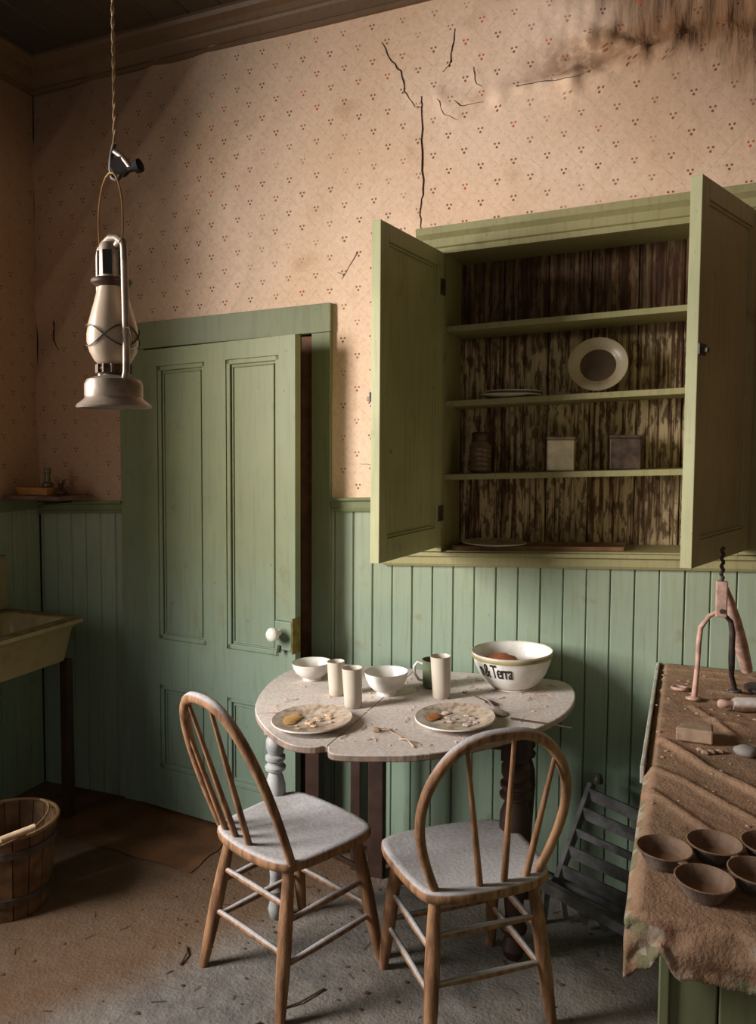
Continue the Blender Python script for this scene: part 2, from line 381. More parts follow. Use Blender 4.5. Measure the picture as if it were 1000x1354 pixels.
crack([(-1.085, 3.181), (-1.054, 3.12), (-1.008, 3.056), (-.992, 2.984), (-.952, 2.922), (-.925, 2.912)])
crack([(-.922, 2.95), (-.925, 2.912), (-.92, 2.749), (-.913, 2.607), (-.928, 2.53), (-.918, 2.45)], .0042)
crack([(-.792, 3.179), (-.8, 3.12), (-.813, 3.054), (-.84, 3.03)], .003)
crack([(-1.185, 2.39), (-1.25, 2.29)], .002)
crack([(-1.27, 2.315), (-1.235, 2.31)], .002)
crack([(-.86, 2.93), (-.83, 2.87), (-.78, 2.845)], .002)
crack([(-.80, 2.92), (-.76, 2.89), (-.68, 2.895)], .002)
crack([(-.72, 3.03), (-.715, 2.97), (-.69, 2.95)], .002)
crack([(-.56, 2.925), (-.45, 2.93), (-.36, 2.915), (-.28, 2.945)], .002)
crack([(-1.17, 1.555), (-1.12, 1.55), (-1.08, 1.57), (-1.05, 1.56)], .0018)
crack([(-2.70, 2.20), (-2.69, 2.12), (-2.66, 2.06)], .006)
# wainscot planks
PW = .08356; X0 = -1.1947
def plank(x0, x1, z0t, z1t, d=.0, parent=wall_back, name='plank', mat=GREEN_WALL):
    e = .0045
    pr = [(x0+.0008, .016), (x0+.0008, .006+d), (x0+e, d), (x1-e, d), (x1-.0008, .006+d), (x1-.0008, .016)]
    gg = G(); n = len(pr)
    zb = [z0t(p[0]) for p in pr]; zt = [z1t(p[0]) for p in pr]
    gg.add([(p[0], p[1], zb[i]) for i, p in enumerate(pr)]+[(p[0], p[1], zt[i]) for i, p in enumerate(pr)],
           [tuple(range(n)), tuple(range(n, 2*n))]+[(i, (i+1) % n, n+(i+1) % n, n+i) for i in range(n)])
    return obj(name, gg, mat, parent)
for k in range(-20, 28):
    a, b = X0+k*PW, X0+(k+1)*PW
    a, b = max(a, LX+.001), min(b, RX-.001)
    if b-a < .01: continue
    if a < -1.33 and b > -2.28:
        if a < -2.28: b = -2.28
        elif b > -1.33: a = -1.33
        else: continue
    if b > .9: continue
    jit = random.uniform(-.0012, .0012)
    if a < -.915 or a > .34: plank(a, b, lambda x: 0, lambda x: 1.335+sh(x), jit)
    else: plank(a, b, lambda x: 0, lambda x: 1.125+sh(x), jit)
rail_prof = [(.01, 1.322), (-.014, 1.322), (-.018, 1.334), (-.014, 1.340), (-.016, 1.362), (-.030, 1.368), (-.032, 1.378), (.01, 1.378)]
for n_, (x0, x1) in enumerate(((LX+.001, -2.312), (-1.287, -.905), (.32, .99))):
    struct('trim_%d' % (n_+1), G().profx(rail_prof, x0, x1).shear(), GREEN)
# left wall with its wainscot and paper (a window opening lies nearer the viewer, out of frame)
g = G(); WY0, WY1, WZ0, WZ1 = -2.66, -1.58, .90, 2.75
for y0, y1, z0, z1 in ((WY1, .06, -.05, 3.5), (FY, WY0, -.05, 3.5), (WY0, WY1, -.05, WZ0), (WY0, WY1, WZ1, 3.5)):
    g.box(LX-.12, LX-.016, y0, y1, z0, z1)
wall_left = struct('wall_left', g, DARKBROWN)
def wpl(u, v):
    y = FY+(0-FY)*u; z = 1.36+2.1*v; return (LX+.001+.004*noise.noise(Vector((y*2, z*2, 8))), y, z)
g = G().grid(wpl, 120, 60, lambda i, j: WY0 < FY-FY*(i+.5)/120 < WY1 and 1.36+2.1*(j+.5)/60 < WZ1)
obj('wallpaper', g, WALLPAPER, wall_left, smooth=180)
for k in range(16):
    y1 = -.001-k*PW; y0 = y1-PW+.002
    obj('plank', G().add([(LX-.015, y0, 0), (LX-.006, y0, 0), (LX, y0+.005, 0), (LX, y1-.005, 0), (LX-.006, y1, 0), (LX-.015, y1, 0)]+
        [(LX-.015, y0, 1.33), (LX-.006, y0, 1.33), (LX, y0+.005, 1.33), (LX, y1-.005, 1.33), (LX-.006, y1, 1.33), (LX-.015, y1, 1.33)],
        [(0, 1, 2, 3, 4, 5), (6, 7, 8, 9, 10, 11)]+[(i, (i+1) % 6, 6+(i+1) % 6, 6+i) for i in range(6)]), GREEN_WALL, wall_left)
obj('lower_boarding', G().box(LX-.015, LX-.002, FY, -1.34, 0, .95), GREEN_WALL, wall_left)
struct('trim_4', G().box(LX, LX+.022, -1.55, -.033, 1.322, 1.378), GREEN)
wf = G()
for y0, y1, z0, z1 in ((WY0-.1, WY0, WZ0-.1, WZ1+.1), (WY1, WY1+.1, WZ0-.1, WZ1+.1), (WY0, WY1, WZ1, WZ1+.1), (WY0, WY1, WZ0-.1, WZ0), (WY0, WY1, 1.60, 1.63)):
    wf.box(LX, LX+.02, y0, y1, z0, z1) if not z0 == 1.60 else wf.box(LX-.08, LX-.05, y0, y1, z0, z1)
struct('window_1', wf, GREEN)
# right wall, ceiling boards, crown
struct('wall_right', G().box(RX, RX+.06, FY, .06, -.05, 3.6), CROWN)
ceil = struct('ceiling', G().box(LX-.1, RX+.1, FY, .08, CZ+.014, CZ+.06).shear(), DARKBROWN)
bx = LX
while bx < RX-.02:
    b2 = min(bx+.152, RX); q = random.uniform(0, .003)
    gg = G().add([(bx+.001, FY, CZ+.014), (bx+.001, FY, CZ+.004), (bx+.006, FY, CZ-q), (b2-.006, FY, CZ-q), (b2-.001, FY, CZ+.004), (b2-.001, FY, CZ+.014)]+
        [(bx+.001, 0, CZ+.014), (bx+.001, 0, CZ+.004), (bx+.006, 0, CZ-q), (b2-.006, 0, CZ-q), (b2-.001, 0, CZ+.004), (b2-.001, 0, CZ+.014)],
        [(0, 1, 2, 3, 4, 5), (6, 7, 8, 9, 10, 11)]+[(i, (i+1) % 6, 6+(i+1) % 6, 6+i) for i in range(6)]).shear()
    obj('ceiling_board', gg, CEIL, ceil); bx += .152
cp = [(.0, 3.246), (-.016, 3.246), (-.018, 3.262), (-.012, 3.268), (-.024, 3.278), (-.045, 3.296), (-.050, 3.306), (-.062, 3.310), (-.066, 3.330), (-.092, 3.342), (-.10, 3.356), (-.10, 3.369), (.0, 3.369)]
struct('trim_5', G().profx(cp, LX, RX).shear(), CROWN, smooth=20)
gg = G().add([(LX-y_, -3.9, z_) for y_, z_ in cp]+[(LX-y_, -.0, z_) for y_, z_ in cp], [tuple(range(13)), tuple(range(13, 26))]+[(i, (i+1) % 13, 13+(i+1) % 13, 13+i) for i in range(13)]).shear()
struct('trim_6', gg, CROWN, smooth=20)
# dark lobby behind the door
g = G(); g.box(-2.5, -2.45, .06, 1.0, -.05, 2.6); g.box(-1.1, -1.05, .06, 1.0, -.05, 2.6); g.box(-2.5, -1.05, .95, 1.0, -.05, 2.6); g.box(-2.5, -1.05, .06, 1.0, 2.55, 2.6)
struct('wall_lobby', g, DARKBROWN)

# ------------------------------------------------------------------ door
dc = root('trim_7')      # door casing
def casing(x0, x1, z0, z1, y0=-.022):
    obj('casing_board', G().box(x0, x1, y0, .015, z0, z1).shear(), GREEN, dc, bevel=.002)
casing(-2.315, -2.185, -sh(-2.25), 2.045); casing(-1.372, -1.29, -sh(-1.33), 2.045); casing(-2.315, -1.288, 2.046, 2.16, -.024)
obj('jamb_board', G().box(-2.20, -2.185, .0, .12, 0, 2.06), GREEN, dc)
obj('jamb_board', G().box(-1.372, -1.355, .0, .12, 0.0, 2.08), DARKBROWN, dc, label='brown unpainted jamb')
obj('jamb_board', G().box(-2.20, -1.355, .0, .12, 2.058, 2.072).shear(), GREEN, dc)
obj('door_stop', G().box(-1.43, -1.373, .004, .03, 0.0, 2.07), simple('brown_door_stop', srgb(122, 84, 60), .7), dc, label='brown unpainted strip')
obj('strike_plate', G().box(-1.376, -1.370, -.012, .05, .80, .90), BRASS, dc)
DW, DT = .832, .036
door = bpy.data.objects.new('door_1', None); COL.objects.link(door); door['kind'] = 'structure'
door.location = (-2.178, -.006, 0); door.rotation_euler = (0, 0, -R(10.0))
# local: x along width, front face y=-DT..0 ; z ; slight shear
def dsh(g):
    g.v = [(x, y, z+.02*x+(.008 if z > .1 else 0)) for x, y, z in g.v]; return g
ph = [(.094, .368), (.482, .752)]        # panel columns
top, midz = (.765, 1.955), (.185, .56)
f = G()
f.box(0, .094, -DT, 0, .012, 2.028); f.box(.752, DW, -DT, 0, .012, 2.028); f.box(.368, .482, -DT, 0, .012, 2.028)
for a, b in ((.012, .185), (.56, .765), (1.955, 2.028)):
    f.box(.094, .368, -DT, 0, a, b); f.box(.482, .752, -DT, 0, a, b)
obj('frame', dsh(f), GREEN, door)
for (a, b) in ph:
    for (z0, z1) in (top, midz):
        p_ = G().box(a-.005, b+.005, -DT+.014, -DT+.022, z0-.005, z1+.005)
        pn = obj('panel', dsh(p_), GREEN, door)
        m_ = G(); t_ = .020
        for q0, q1, r0, r1 in ((a, a+t_, z0, z1), (b-t_, b, z0, z1), (a, b, z0, z0+t_), (a, b, z1-t_, z1)):
            m_.box(q0, q1, -DT+.004, -DT+.015, r0, r1)
        m2 = t_+.008
        for q0, q1, r0, r1 in ((a+m2, a+m2+.006, z0+m2, z1-m2), (b-m2-.006, b-m2, z0+m2, z1-m2), (a+m2, b-m2, z0+m2, z0+m2+.006), (a+m2, b-m2, z1-m2-.006, z1-m2)):
            m_.box(q0, q1, -DT+.008, -DT+.015, r0, r1)
        obj('moulding', dsh(m_), GREEN, pn, bevel=.003)
lk = obj('rim_lock', G().box(.748, .829, -DT-.022, -DT, .822, .935), GREEN, door, bevel=.003, label='rim lock box painted green')
obj('keyhole_cover', G().tube([(.772, -DT-.023, .84), (.772, -DT-.027, .812)], .008, 8), IRON, lk)
obj('lock_face', G().box(.8305, .835, -DT-.022, -.004, .81, .95), BRASS, door)
kn = G()
kn.xf = Matrix.Translation((.772, -DT-.022, .890)) @ Matrix.Rotation(pi/2, 4, 'X')
kn.lathe([(.012, 0), (.012, .014), (.009, .02), (.018, .026), (.027, .036), (.029, .047), (.024, .057), (.012, .062), (.001, .063)], n=20)
obj('knob', kn, PORC, door, smooth=60, label='white porcelain knob')

# ------------------------------------------------------------------ wall cabinet
CX0, CX1 = -.82, .225
cab = thing('wall_cabinet', (-.3, 0, 1.25), 'built-in olive green wall cupboard with open shelves and both doors swung out', 'cabinet')
co = (-.3, 0, 1.25)
def cp_(name, g, mat, shear=True, parent=cab, **k):
    if shear: g.shear()
    return obj(name, g, mat, parent, off=co, **k)
D = .245
jx = [-.83, -.645, -.466, -.302, -.128, .035, .20, .235]
for a, b in zip(jx, jx[1:]):
    e = .004; pr = [(a+.001, D+.02), (a+.001, D+.006), (a+e, D), (b-e, D), (b-.001, D+.006), (b-.001, D+.02)]
    gg = G(); gg.add([(x, y, 1.16) for x, y in pr]+[(x, y, 2.36) for x, y in pr], [tuple(range(6)), tuple(range(6, 12))]+[(i, (i+1) % 6, 6+(i+1) % 6, 6+i) for i in range(6)])
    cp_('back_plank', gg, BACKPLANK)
cp_('back_cover', G().box(-.86, .27, D+.021, D+.03, 1.1, 2.4), DARKBROWN)
cp_('side_panel', G().box(CX0-.018, CX0, .001, D+.02, 1.15, 2.36), OLIVE)
cp_('side_panel', G().box(CX1, CX1+.018, .001, D+.02, 1.15, 2.36), OLIVE)
cp_('top_panel', G().box(CX0, CX1, .001, D+.02, 2.31, 2.33), OLIVE)
for z in (2.03, 1.745, 1.462):
    cp_('shelf', G().box(CX0, CX1, .012, D-.001, z-.022, z), OLIVE, bevel=.002)
cp_('bottom_shelf', G().box(CX0, CX1, -.004, D-.001, 1.145, 1.168), OLIVE, bevel=.002)
cp_('casing', G().box(-.91, CX0-.001, -.02, .0, 1.165, 2.303), OLIVE, bevel=.002)
cp_('casing', G().box(CX1+.001, .315, -.02, .0, 1.165, 2.303), OLIVE, bevel=.002)
cp_('sill', G().profx([(.0, 1.108), (-.016, 1.108), (-.022, 1.118), (-.022, 1.145), (-.035, 1.150), (-.035, 1.163), (.0, 1.163)], -1.06, .40), OLIVE)
cp_('cornice', G().profx([(.0, 2.298), (-.02, 2.298), (-.02, 2.318), (-.03, 2.322), (-.03, 2.352), (-.05, 2.368), (-.055, 2.392), (.0, 2.392)], -.925, .335), OLIVE)
def cabdoor(hx, ang, W_, inner_left, zl, lab):
    """hinge at (hx,-.022), leaf of width W_ pointing along ang (deg)."""
    a = R(ang); T = .034
    base = Matrix.Translation((hx, -.022, 0)) @ Matrix.Rotation(a, 4, 'Z')
    s_ = 1 if inner_left else -1     # thickness side (+y local or -y local)
    z0, z1 = 1.185, 2.30
    def part(name, boxes, parent, mat, bev=.002, **k):
        q = G()
        for x0, x1, y0, y1, c0, c1 in boxes: q.box(x0, x1, *sorted((s_*y0, s_*y1)), c0, c1)
        q.v = [tuple(base @ Vector(v)) for v in q.v]
        return cp_(name, q, mat, parent=parent, bevel=bev, **k)
    fr = .058
    d_ = part('cupboard_door', [(0, fr, 0, T, z0, z1), (W_-fr, W_, 0, T, z0, z1), (fr, W_-fr, 0, T, z0, z0+fr+.02), (fr, W_-fr, 0, T, z1-fr, z1)], cab, OLIVE_DOOR, label=lab)
    part('panel', [(fr-.004, W_-fr+.004, .010, .024, z0+fr+.016, z1-fr+.004)], d_, OLIVE_DOOR, 0)
    t_ = .010
    A, B, C_, E_ = fr, W_-fr, z0+fr+.02, z1-fr
    part('moulding', [(A, A+t_, .004, .03, C_, E_), (B-t_, B, .004, .03, C_, E_), (A, B, .004, .03, C_, C_+t_), (A, B, .004, .03, E_-t_, E_)], d_, OLIVE_DOOR, .003)
    part('hinge', [(-.012, .03, -.004, .0, zz, zz+.06) for zz in (z0+.1,)], d_, IRON, 0)
    part('hinge', [(-.012, .03, -.004, .0, zz, zz+.06) for zz in (z1-.16,)], d_, IRON, 0)
    l = part('latch', [(W_-.05, W_+.002, T, T+.006, zl-.012, zl+.02), (W_-.03, W_-.012, T, T+.022, zl-.006, zl+.006)], d_, IRON, .001)
# left leaf: closed it would point +x; open it points towards -y
cabdoor(-.822, -98.0, .505, False, 1.73, 'cupboard door opened to the left showing its inner face')
cabdoor(.222, -111.5, .515, True, 1.81, 'cupboard door opened to the right showing its panelled outer face')

def sl(x): return sh(x)
def plate(name, c, r, label, cat, mat, tilt=0, axis='X', h=.02, group=None, deep=.6, n=40):
    t = thing(name, c, label, cat, group=group)
    t.rotation_euler = (tilt, 0, 0) if axis == 'X' else (0, tilt, 0)
    g = G().lathe([(r*.45, 0), (r*.5, .0), (r*.62, h*.15), (r*.70, h*.5), (r*.95, h*.88), (r, h), (r*.985, h+.004), (r*.93, h+.002), (r*.70, h*.6), (r*.6, h*.32), (r*.3, h*.28), (.001, h*.28)], n=n)
    obj('plate_body', g, mat, t, smooth=50); return t
# things in the cabinet
sz2 = lambda x: 1.745+sl(x)+.001
t = thing('serving_platter', (-.262, .135, sz2(-.262)+.006), 'grey-brown enamel plate standing upright against the cupboard back', 'plate')
g = G(); g.xf = Matrix.Translation((0, -.018, .098)) @ Matrix.Rotation(R(76), 4, 'X') @ Matrix.Scale(1.05, 4, (1, 0, 0))
g.lathe([(.055, -.002), (.062, 0), (.072, .012), (.098, .020), (.104, .022), (.103, .026), (.097, .025), (.070, .016), (.060, .005), (.001, .004)], n=44)
obj('rim', g, china('grey_enamel', srgb(188, 170, 140), dust=srgb(160, 130, 98)), t, smooth=50)
g = G(); g.xf = Matrix.Translation((0, -.018, .098)) @ Matrix.Rotation(R(76), 4, 'X') @ Matrix.Scale(1.05, 4, (1, 0, 0))
g.lathe([(.064, .0068), (.062, .0078), (.001, .0078)], n=40); obj('well', g, simple('dark_enamel_well', srgb(98, 78, 62), .5), t, smooth=50)
plate('dinner_plate', (-.585, .10, sz2(-.585)), .118, 'flat pale plate lying on the second shelf of the cupboard', 'plate', CHINA_PLATE, h=.012)
for i in range(1):
    plate('dinner_plate', (-.575, .105, sz2(-.575)+.013), .105, 'smaller plate stacked on the flat plate on the second shelf', 'plate', CHINA_PLATE, h=.012)
z3 = lambda x: 1.462+sl(x)+.001
t = thing('glass_jar', (-.70, .10, z3(-.70)), 'ridged glass jar with dark neck on the third cupboard shelf', 'jar')
JAR = simple('brown_ridged_glass', srgb(122, 96, 76), .18, var=.2, spec=.8)
pr = [(.035, 0)]
for k in range(6): pr += [(.042, .006+.017*k), (.046, .012+.017*k), (.042, .019+.017*k)]
pr += [(.040, .112), (.030, .122), (.030, .124)]
obj('jar_body', G().lathe(pr, n=28), JAR, t, smooth=50)
obj('lid', G().lathe([(.032, .123), (.034, .126), (.034, .155), (.028, .160), (.001, .161)], n=24), TINDARK, t, smooth=50)
t = thing('tin_canister', (-.39, .10, z3(-.39)), 'bright square tin with reflected light painted in, standing in the middle of the third shelf', 'tin', rz=.05)
obj('tin_body', G().box(-.05, .05, -.035, .035, 0, .118), BRIGHTTIN, t, bevel=.006)
obj('lid', G().box(-.052, .052, -.037, .037, .118, .130), TIN, t, bevel=.004)
t = thing('tin_box', (-.155, .12, z3(-.155)), 'dark brown tin box at the right end of the third shelf', 'tin', rz=-.04)
obj('tin_body', G().box(-.055, .055, -.035, .035, 0, .115), TINDARK, t, bevel=.004)
obj('lid', G().box(-.057, .057, -.037, .037, .115, .127), TINDARK, t, bevel=.003)
zb = lambda x: 1.168+sl(x)+.001
t = thing('tray', (-.47, .10, zb(-.47)), 'long flat brown tray on the cupboard bottom', 'tray', rot=(0, -S, 0))
g = G().box(-.32, .32, -.07, .08, 0, .006); g.box(-.32, .32, -.074, -.068, 0, .014); g.box(-.32, .32, .078, .084, 0, .014); g.box(-.324, -.318, -.07, .08, 0, .014); g.box(.318, .324, -.07, .08, 0, .014)
obj('tray_body', g, simple('reddish_brown_tray', srgb(134, 96, 68), .6), t)
plate('dinner_plate', (-.64, .10, zb(-.64)+.008), .125, 'flat plate lying on the tray in the cupboard bottom', 'plate', CHINA_PLATE, h=.012)

# ------------------------------------------------------------------ left shelf and what stands on it
t = thing('wall_shelf', (-2.63, 0, 1.385), 'narrow brown wall shelf in the left corner above the wainscot', 'shelf', rot=(0, 0, 0)); so = (-2.63, 0, 1.385)
obj('shelf_board', G().box(-2.775, -2.462, -.245, -.034, 1.382, 1.400), simple('reddish_shelf_wood', srgb(112, 84, 72), .7), t, off=so, bevel=.002)
obj('bracket', G().prism([(-2.60, -.034), (-2.58, -.034), (-2.58, -.2), (-2.60, -.2)], 1.36, 1.382), DARKBROWN, t, off=so)
t = thing('cardboard_box', (-2.655, -.15, 1.401), 'flat orange-brown box lying on the left corner shelf', 'box')
obj('box_body', G().box(-.085, .085, -.05, .05, 0, .030), BOX, t, bevel=.002)
obj('box_lid', G().box(-.087, .087, -.052, .052, .018, .033), BOX, t, bevel=.002)
t = thing('bottle', (-2.62, -.14, 1.4345), 'small dark bottle standing on the flat box on the corner shelf', 'bottle')
obj('bottle_body', G().lathe([(.022, 0), (.026, .004), (.026, .016), (.014, .026), (.012, .06), (.016, .064), (.016, .085), (.012, .086)], n=16), simple('olive_bottle_glass', srgb(96, 84, 48), .3, spec=.6), t, smooth=40)
g = G(); rnd = random.Random(4)
for i in range(26):
    a = rnd.uniform(0, 2*pi); r = rnd.uniform(.02, .06); z = rnd.uniform(.02, .07)
    g.tube([(0, 0, .005), (cos(a)*r*.5, sin(a)*r*.4, z), (cos(a)*r, sin(a)*r*.6, z*rnd.uniform(.6, 1.2))], [.002, .0018, .0008], 4)
g.lump((0, 0, .012), .022, (1.3, 1, .55), seed=3)
o = obj('dried_plant', g, TWIG, None); o.location = (-2.535, -.15, 1.401); tag(o, 'tangle of dried twigs lying at the right end of the corner shelf', 'plant')

# ------------------------------------------------------------------ sink
t = thing('kitchen_sink', (-2.58, -.6, .6), 'old cream enamel sink with a rounded rim on the dark left wall', 'sink'); so = (-2.58, -.6, .6)
x0, x1, y0, y1 = -2.79, -2.375, -1.15, -.215
def rrect(x0, x1, y0, y1, r, n=5):
    P = []
    for cx, cy_, a0 in ((x1-r, y1-r, 0), (x0+r, y1-r, 90), (x0+r, y0+r, 180), (x1-r, y0+r, 270)):
        for k in range(n+1): a = R(a0+90*k/n); P.append((cx+r*cos(a), cy_+r*sin(a)))
    return P
g = G(); N = 24
rings = [(0, .855, .03), (-.012, .862, .03), (-.012, .878, .03), (0, .886, .035), (.030, .886, .03), (.042, .876, .03), (.055, .74, .05), (.09, .715, .05)]
vs = []
for ins, z, r in rings:
    P = rrect(x0+max(ins, 0), x1-ins, y0+ins, y1-ins, r)
    vs += [(a, b, z) for a, b in P]
m = len(rings)
fs = [(i*N+k, i*N+(k+1) % N, (i+1)*N+(k+1) % N, (i+1)*N+k) for i in range(m-1) for k in range(N)]+[tuple((m-1)*N+k for k in range(N))]
g.add(vs, fs); obj('basin', g, SINKM, t, off=so, smooth=50)
g = G(); vs = []
rings = [(0, .855), (.02, .84), (.045, .70), (.07, .69)]
for ins, z in rings: vs += [(a, b, z) for a, b in rrect(x0+ins*.2, x1-ins, y0+ins, y1-ins, .03)]
g.add(vs, [(i*N+k, i*N+(k+1) % N, (i+1)*N+(k+1) % N, (i+1)*N+k) for i in range(3) for k in range(N)]+[tuple(3*N+k for k in range(N))])
obj('outer_shell', g, SINKM, t, off=so, smooth=50)
obj('backsplash', G().box(-2.797, -2.778, y0, y1-.01, .887, 1.13), SINKM, t, off=so, bevel=.006)
g = G().tube([(-2.6, -.65, .69), (-2.6, -.65, .5), (-2.62, -.65, .44), (-2.70, -.65, .42), (-2.799, -.65, .42)], .02, 10); obj('drain_pipe', g, IRON, t, off=so, smooth=50)
obj('leg', G().box(-2.45, -2.41, -.275, -.235, .0, .70), DARKBROWN, t, off=so, bevel=.003)
obj('leg', G().box(-2.45, -2.41, -1.1, -1.06, .0, .70), DARKBROWN, t, off=so, bevel=.003)

# ------------------------------------------------------------------ bucket
t = thing('wooden_bucket', (-2.163, -.85, 0), 'dark wooden stave bucket with wire handle in the lower left', 'bucket')
nst = 18
for k in range(nst):
    a0, a1 = 2*pi*k/nst+.012, 2*pi*(k+1)/nst-.012; vs = []
    for z, r in ((0, .135), (.30, .163)):
        vs += [(cos(a0)*r, sin(a0)*r, z), (cos(a1)*r, sin(a1)*r, z), (cos(a1)*(r-.014), sin(a1)*(r-.014), z), (cos(a0)*(r-.014), sin(a0)*(r-.014), z)]
    obj('stave', G().add(vs, [(0, 1, 2, 3), (4, 5, 6, 7), (0, 1, 5, 4), (1, 2, 6, 5), (2, 3, 7, 6), (3, 0, 4, 7)]), STAVE, t)
obj('base', G().lathe([(.125, .012), (.125, .03)], n=24), STAVE, t)
for z, r in ((.06, .1435), (.23, .160)):
    vs = []; n = 36
    for k in range(n):
        a = 2*pi*k/n; vs += [(cos(a)*(r-.004), sin(a)*(r-.004), z), (cos(a)*(r+.0015), sin(a)*(r+.0015), z), (cos(a)*(r+.003), sin(a)*(r+.003), z+.022), (cos(a)*(r-.002), sin(a)*(r-.002), z+.022)]
    fs = []
    for k in range(n):
        q = (k+1) % n
        for e in range(4): fs.append((4*k+e, 4*q+e, 4*q+(e+1) % 4, 4*k+(e+1) % 4))
    obj('hoop', G().add(vs, fs), IRON, t)
g = G().tube([(cos(a)*.166, sin(a)*.166, .300+.0*a) for a in [2*pi*k/40 for k in range(41)]], .006, 6, cap=False); obj('rim_wire', g, simple('rusty_pale_wire', srgb(132, 104, 70), .6), t, smooth=60)
g = G().tube([(.05+.11*cos(a), -.05+.17*sin(a)*.9-.0, .318+.02*sin(a)) for a in [R(-75+165*k/14) for k in range(15)]], .004, 6)
hd = obj('handle', g, simple('wire_handle', srgb(120, 96, 70), .6), t, smooth=60)
obj('grip', G().tube([(.115, -.145, .316), (.175, -.055, .33)], .011, 10), PALETWIG, hd, smooth=40)
obj('ash', G().lathe([(.13, .10), (.09, .125), (.001, .13)], n=20), BLACK, t)

# ------------------------------------------------------------------ lantern
LC = (-1.119, -1.552, 1.700)
t = thing('kerosene_lantern', LC, 'grey metal kerosene lantern with a frosted globe hanging from a rope', 'lantern', rot=(R(.4), 0, R(-26)))
obj('base_flange', G().lathe([(.060, .004), (.076, .000), (.078, .004), (.074, .009), (.062, .018), (.058, .024)], n=40), TIN, t, smooth=40, label='flared pale rim of the fuel tank')
obj('fuel_tank', G().lathe([(.058, .020), (.060, .026), (.060, .050), (.055, .060), (.040, .066), (.022, .070), (.020, .076)], n=40), TIN, t, smooth=40)
br = G().lathe([(.020, .070), (.030, .076), (.034, .082), (.030, .090), (.022, .094)], n=24)
for k in range(12):
    a = 2*pi*k/12; br.box(cos(a)*.033-.003, cos(a)*.033+.003, sin(a)*.033-.003, sin(a)*.033+.003, .074, .092)
obj('burner', br, TINDARK, t, smooth=40)
obj('globe', G().lathe([(.030, .092), (.038, .100), (.048, .118), (.053, .138), (.053, .155), (.049, .178), (.043, .200), (.036, .225), (.031, .245), (.029, .256)], n=36), GLOBE, t, smooth=60, label='frosted glass globe')
obj('cap_plate', G().lathe([(.030, .254), (.041, .262), (.043, .267), (.040, .271), (.028, .272)], n=32), TINDARK, t, smooth=30)
ch = G().lathe([(.030, .256), (.027, .272), (.026, .335), (.022, .345), (.010, .350), (.001, .351)], n=24)
obj('chimney', ch, TIN, t, smooth=40)
vent = G()
for k in range(5):
    a = 2*pi*k/5+.5; vent.xf = Matrix.Rotation(a, 4, 'Z'); vent.box(.0255, .0285, -.009, .009, .278, .328)
vent.xf = None; obj('vent_slots', vent, BLACK, t)
for sg in (1, -1):
    P = [(sg*.026, 0, .338), (sg*.04, 0, .345), (sg*.052, 0, .342), (sg*.058, 0, .330), (sg*.059, 0, .30), (sg*.060, 0, .20), (sg*.060, 0, .10), (sg*.059, 0, .075), (sg*.052, 0, .060), (sg*.040, 0, .058)]
    obj('side_tube', G().tube(P, .0075, 10), TIN, t, smooth=60)
obj('top_bridge', G().tube([(-.055, 0, .335), (-.03, 0, .352), (0, 0, .358), (.03, 0, .352), (.055, 0, .338)], [.006, .008, .009, .009, .009], 10, flat=.8), TIN, t, smooth=60)
P = [(.0545*cos(a), .0545*sin(a), .150+.022*cos(2*a)) for a in [2*pi*k/36 for k in range(37)]]
P2 = [(.0545*cos(a), .0545*sin(a), .150-.022*cos(2*a)) for a in [2*pi*k/36 for k in range(37)]]
gd = obj('globe_guard', G().tube(P, .0014, 5, cap=False), IRON, t); obj('guard_wire', G().tube(P2, .0014, 5, cap=False), IRON, gd)
obj('lift_lever', G().tube([(.062, -.002, .165), (.085, -.004, .160), (.094, -.004, .14), (.09, -.004, .118), (.11, -.004, .116), (.125, -.004, .122)], .0016, 5), IRON, t)
P = [(-.050, 0, .325), (-.055, 0, .36), (-.057, 0, .39), (-.055, 0, .42), (-.047, 0, .45), (-.034, 0, .473), (-.018, 0, .487), (0, 0, .492), (.018, 0, .487), (.034, 0, .473), (.047, 0, .45), (.055, 0, .42), (.057, 0, .39), (.055, 0, .36), (.050, 0, .325)]
obj('bail', G().tube(P, .0022, 6), simple('copper_bail_wire', srgb(176, 132, 84), .5), t, smooth=60)
# pulley clamp and rope
t = thing('rope_clamp', (-1.114, -1.546, 2.178), 'small iron pulley clamp joining lantern handle and rope', 'clamp')
obj('hook', G().tube([(-.000, 0, .075), (-.008, 0, .05), (-.010, 0, .025), (-.006, 0, .006), (.004, 0, .000), (.014, 0, .008), (.016, 0, .02)], .0055, 8), IRON, t, smooth=60)
g = G(); g.xf = Matrix.Rotation(R(90), 4, 'X') @ Matrix.Rotation(R(20), 4, 'Y'); g.lathe([(.010, -.012), (.018, -.012), (.020, -.006), (.013, 0), (.020, .006), (.018, .012), (.010, .012)], c=(.012, .028, 0), n=20)
obj('wheel', g, IRON, t, smooth=30)
obj('frame_arm', G().tube([(0, .0, .06), (.015, 0, .05), (.03, 0, .035), (.04, 0, .022)], .006, 8), TIN, t, smooth=60)
g = G(); g.xf = Matrix.Translation((.052, 0, .022)) @ Matrix.Rotation(R(78), 4, 'Y'); g.lathe([(.006, -.018), (.007, -.002), (.013, 0), (.014, .012), (.010, .014)], n=16); obj('thumb_knob', g, BLACK, t, smooth=40)
rope = thing('rope', (-1.114, -1.546, 2.252), 'twisted rope hanging from the ceiling above the lantern', 'rope')
topz = 3.37+sh(-1.114)-2.252-.006
for ph_ in (0, pi):
    P = [(.0022*cos(ph_+i*.9)-.0*i, .0022*sin(ph_+i*.9), topz*i/150) for i in range(151)]
    obj('strand', G().tube(P, .0021, 5), ROPE, rope, smooth=60)

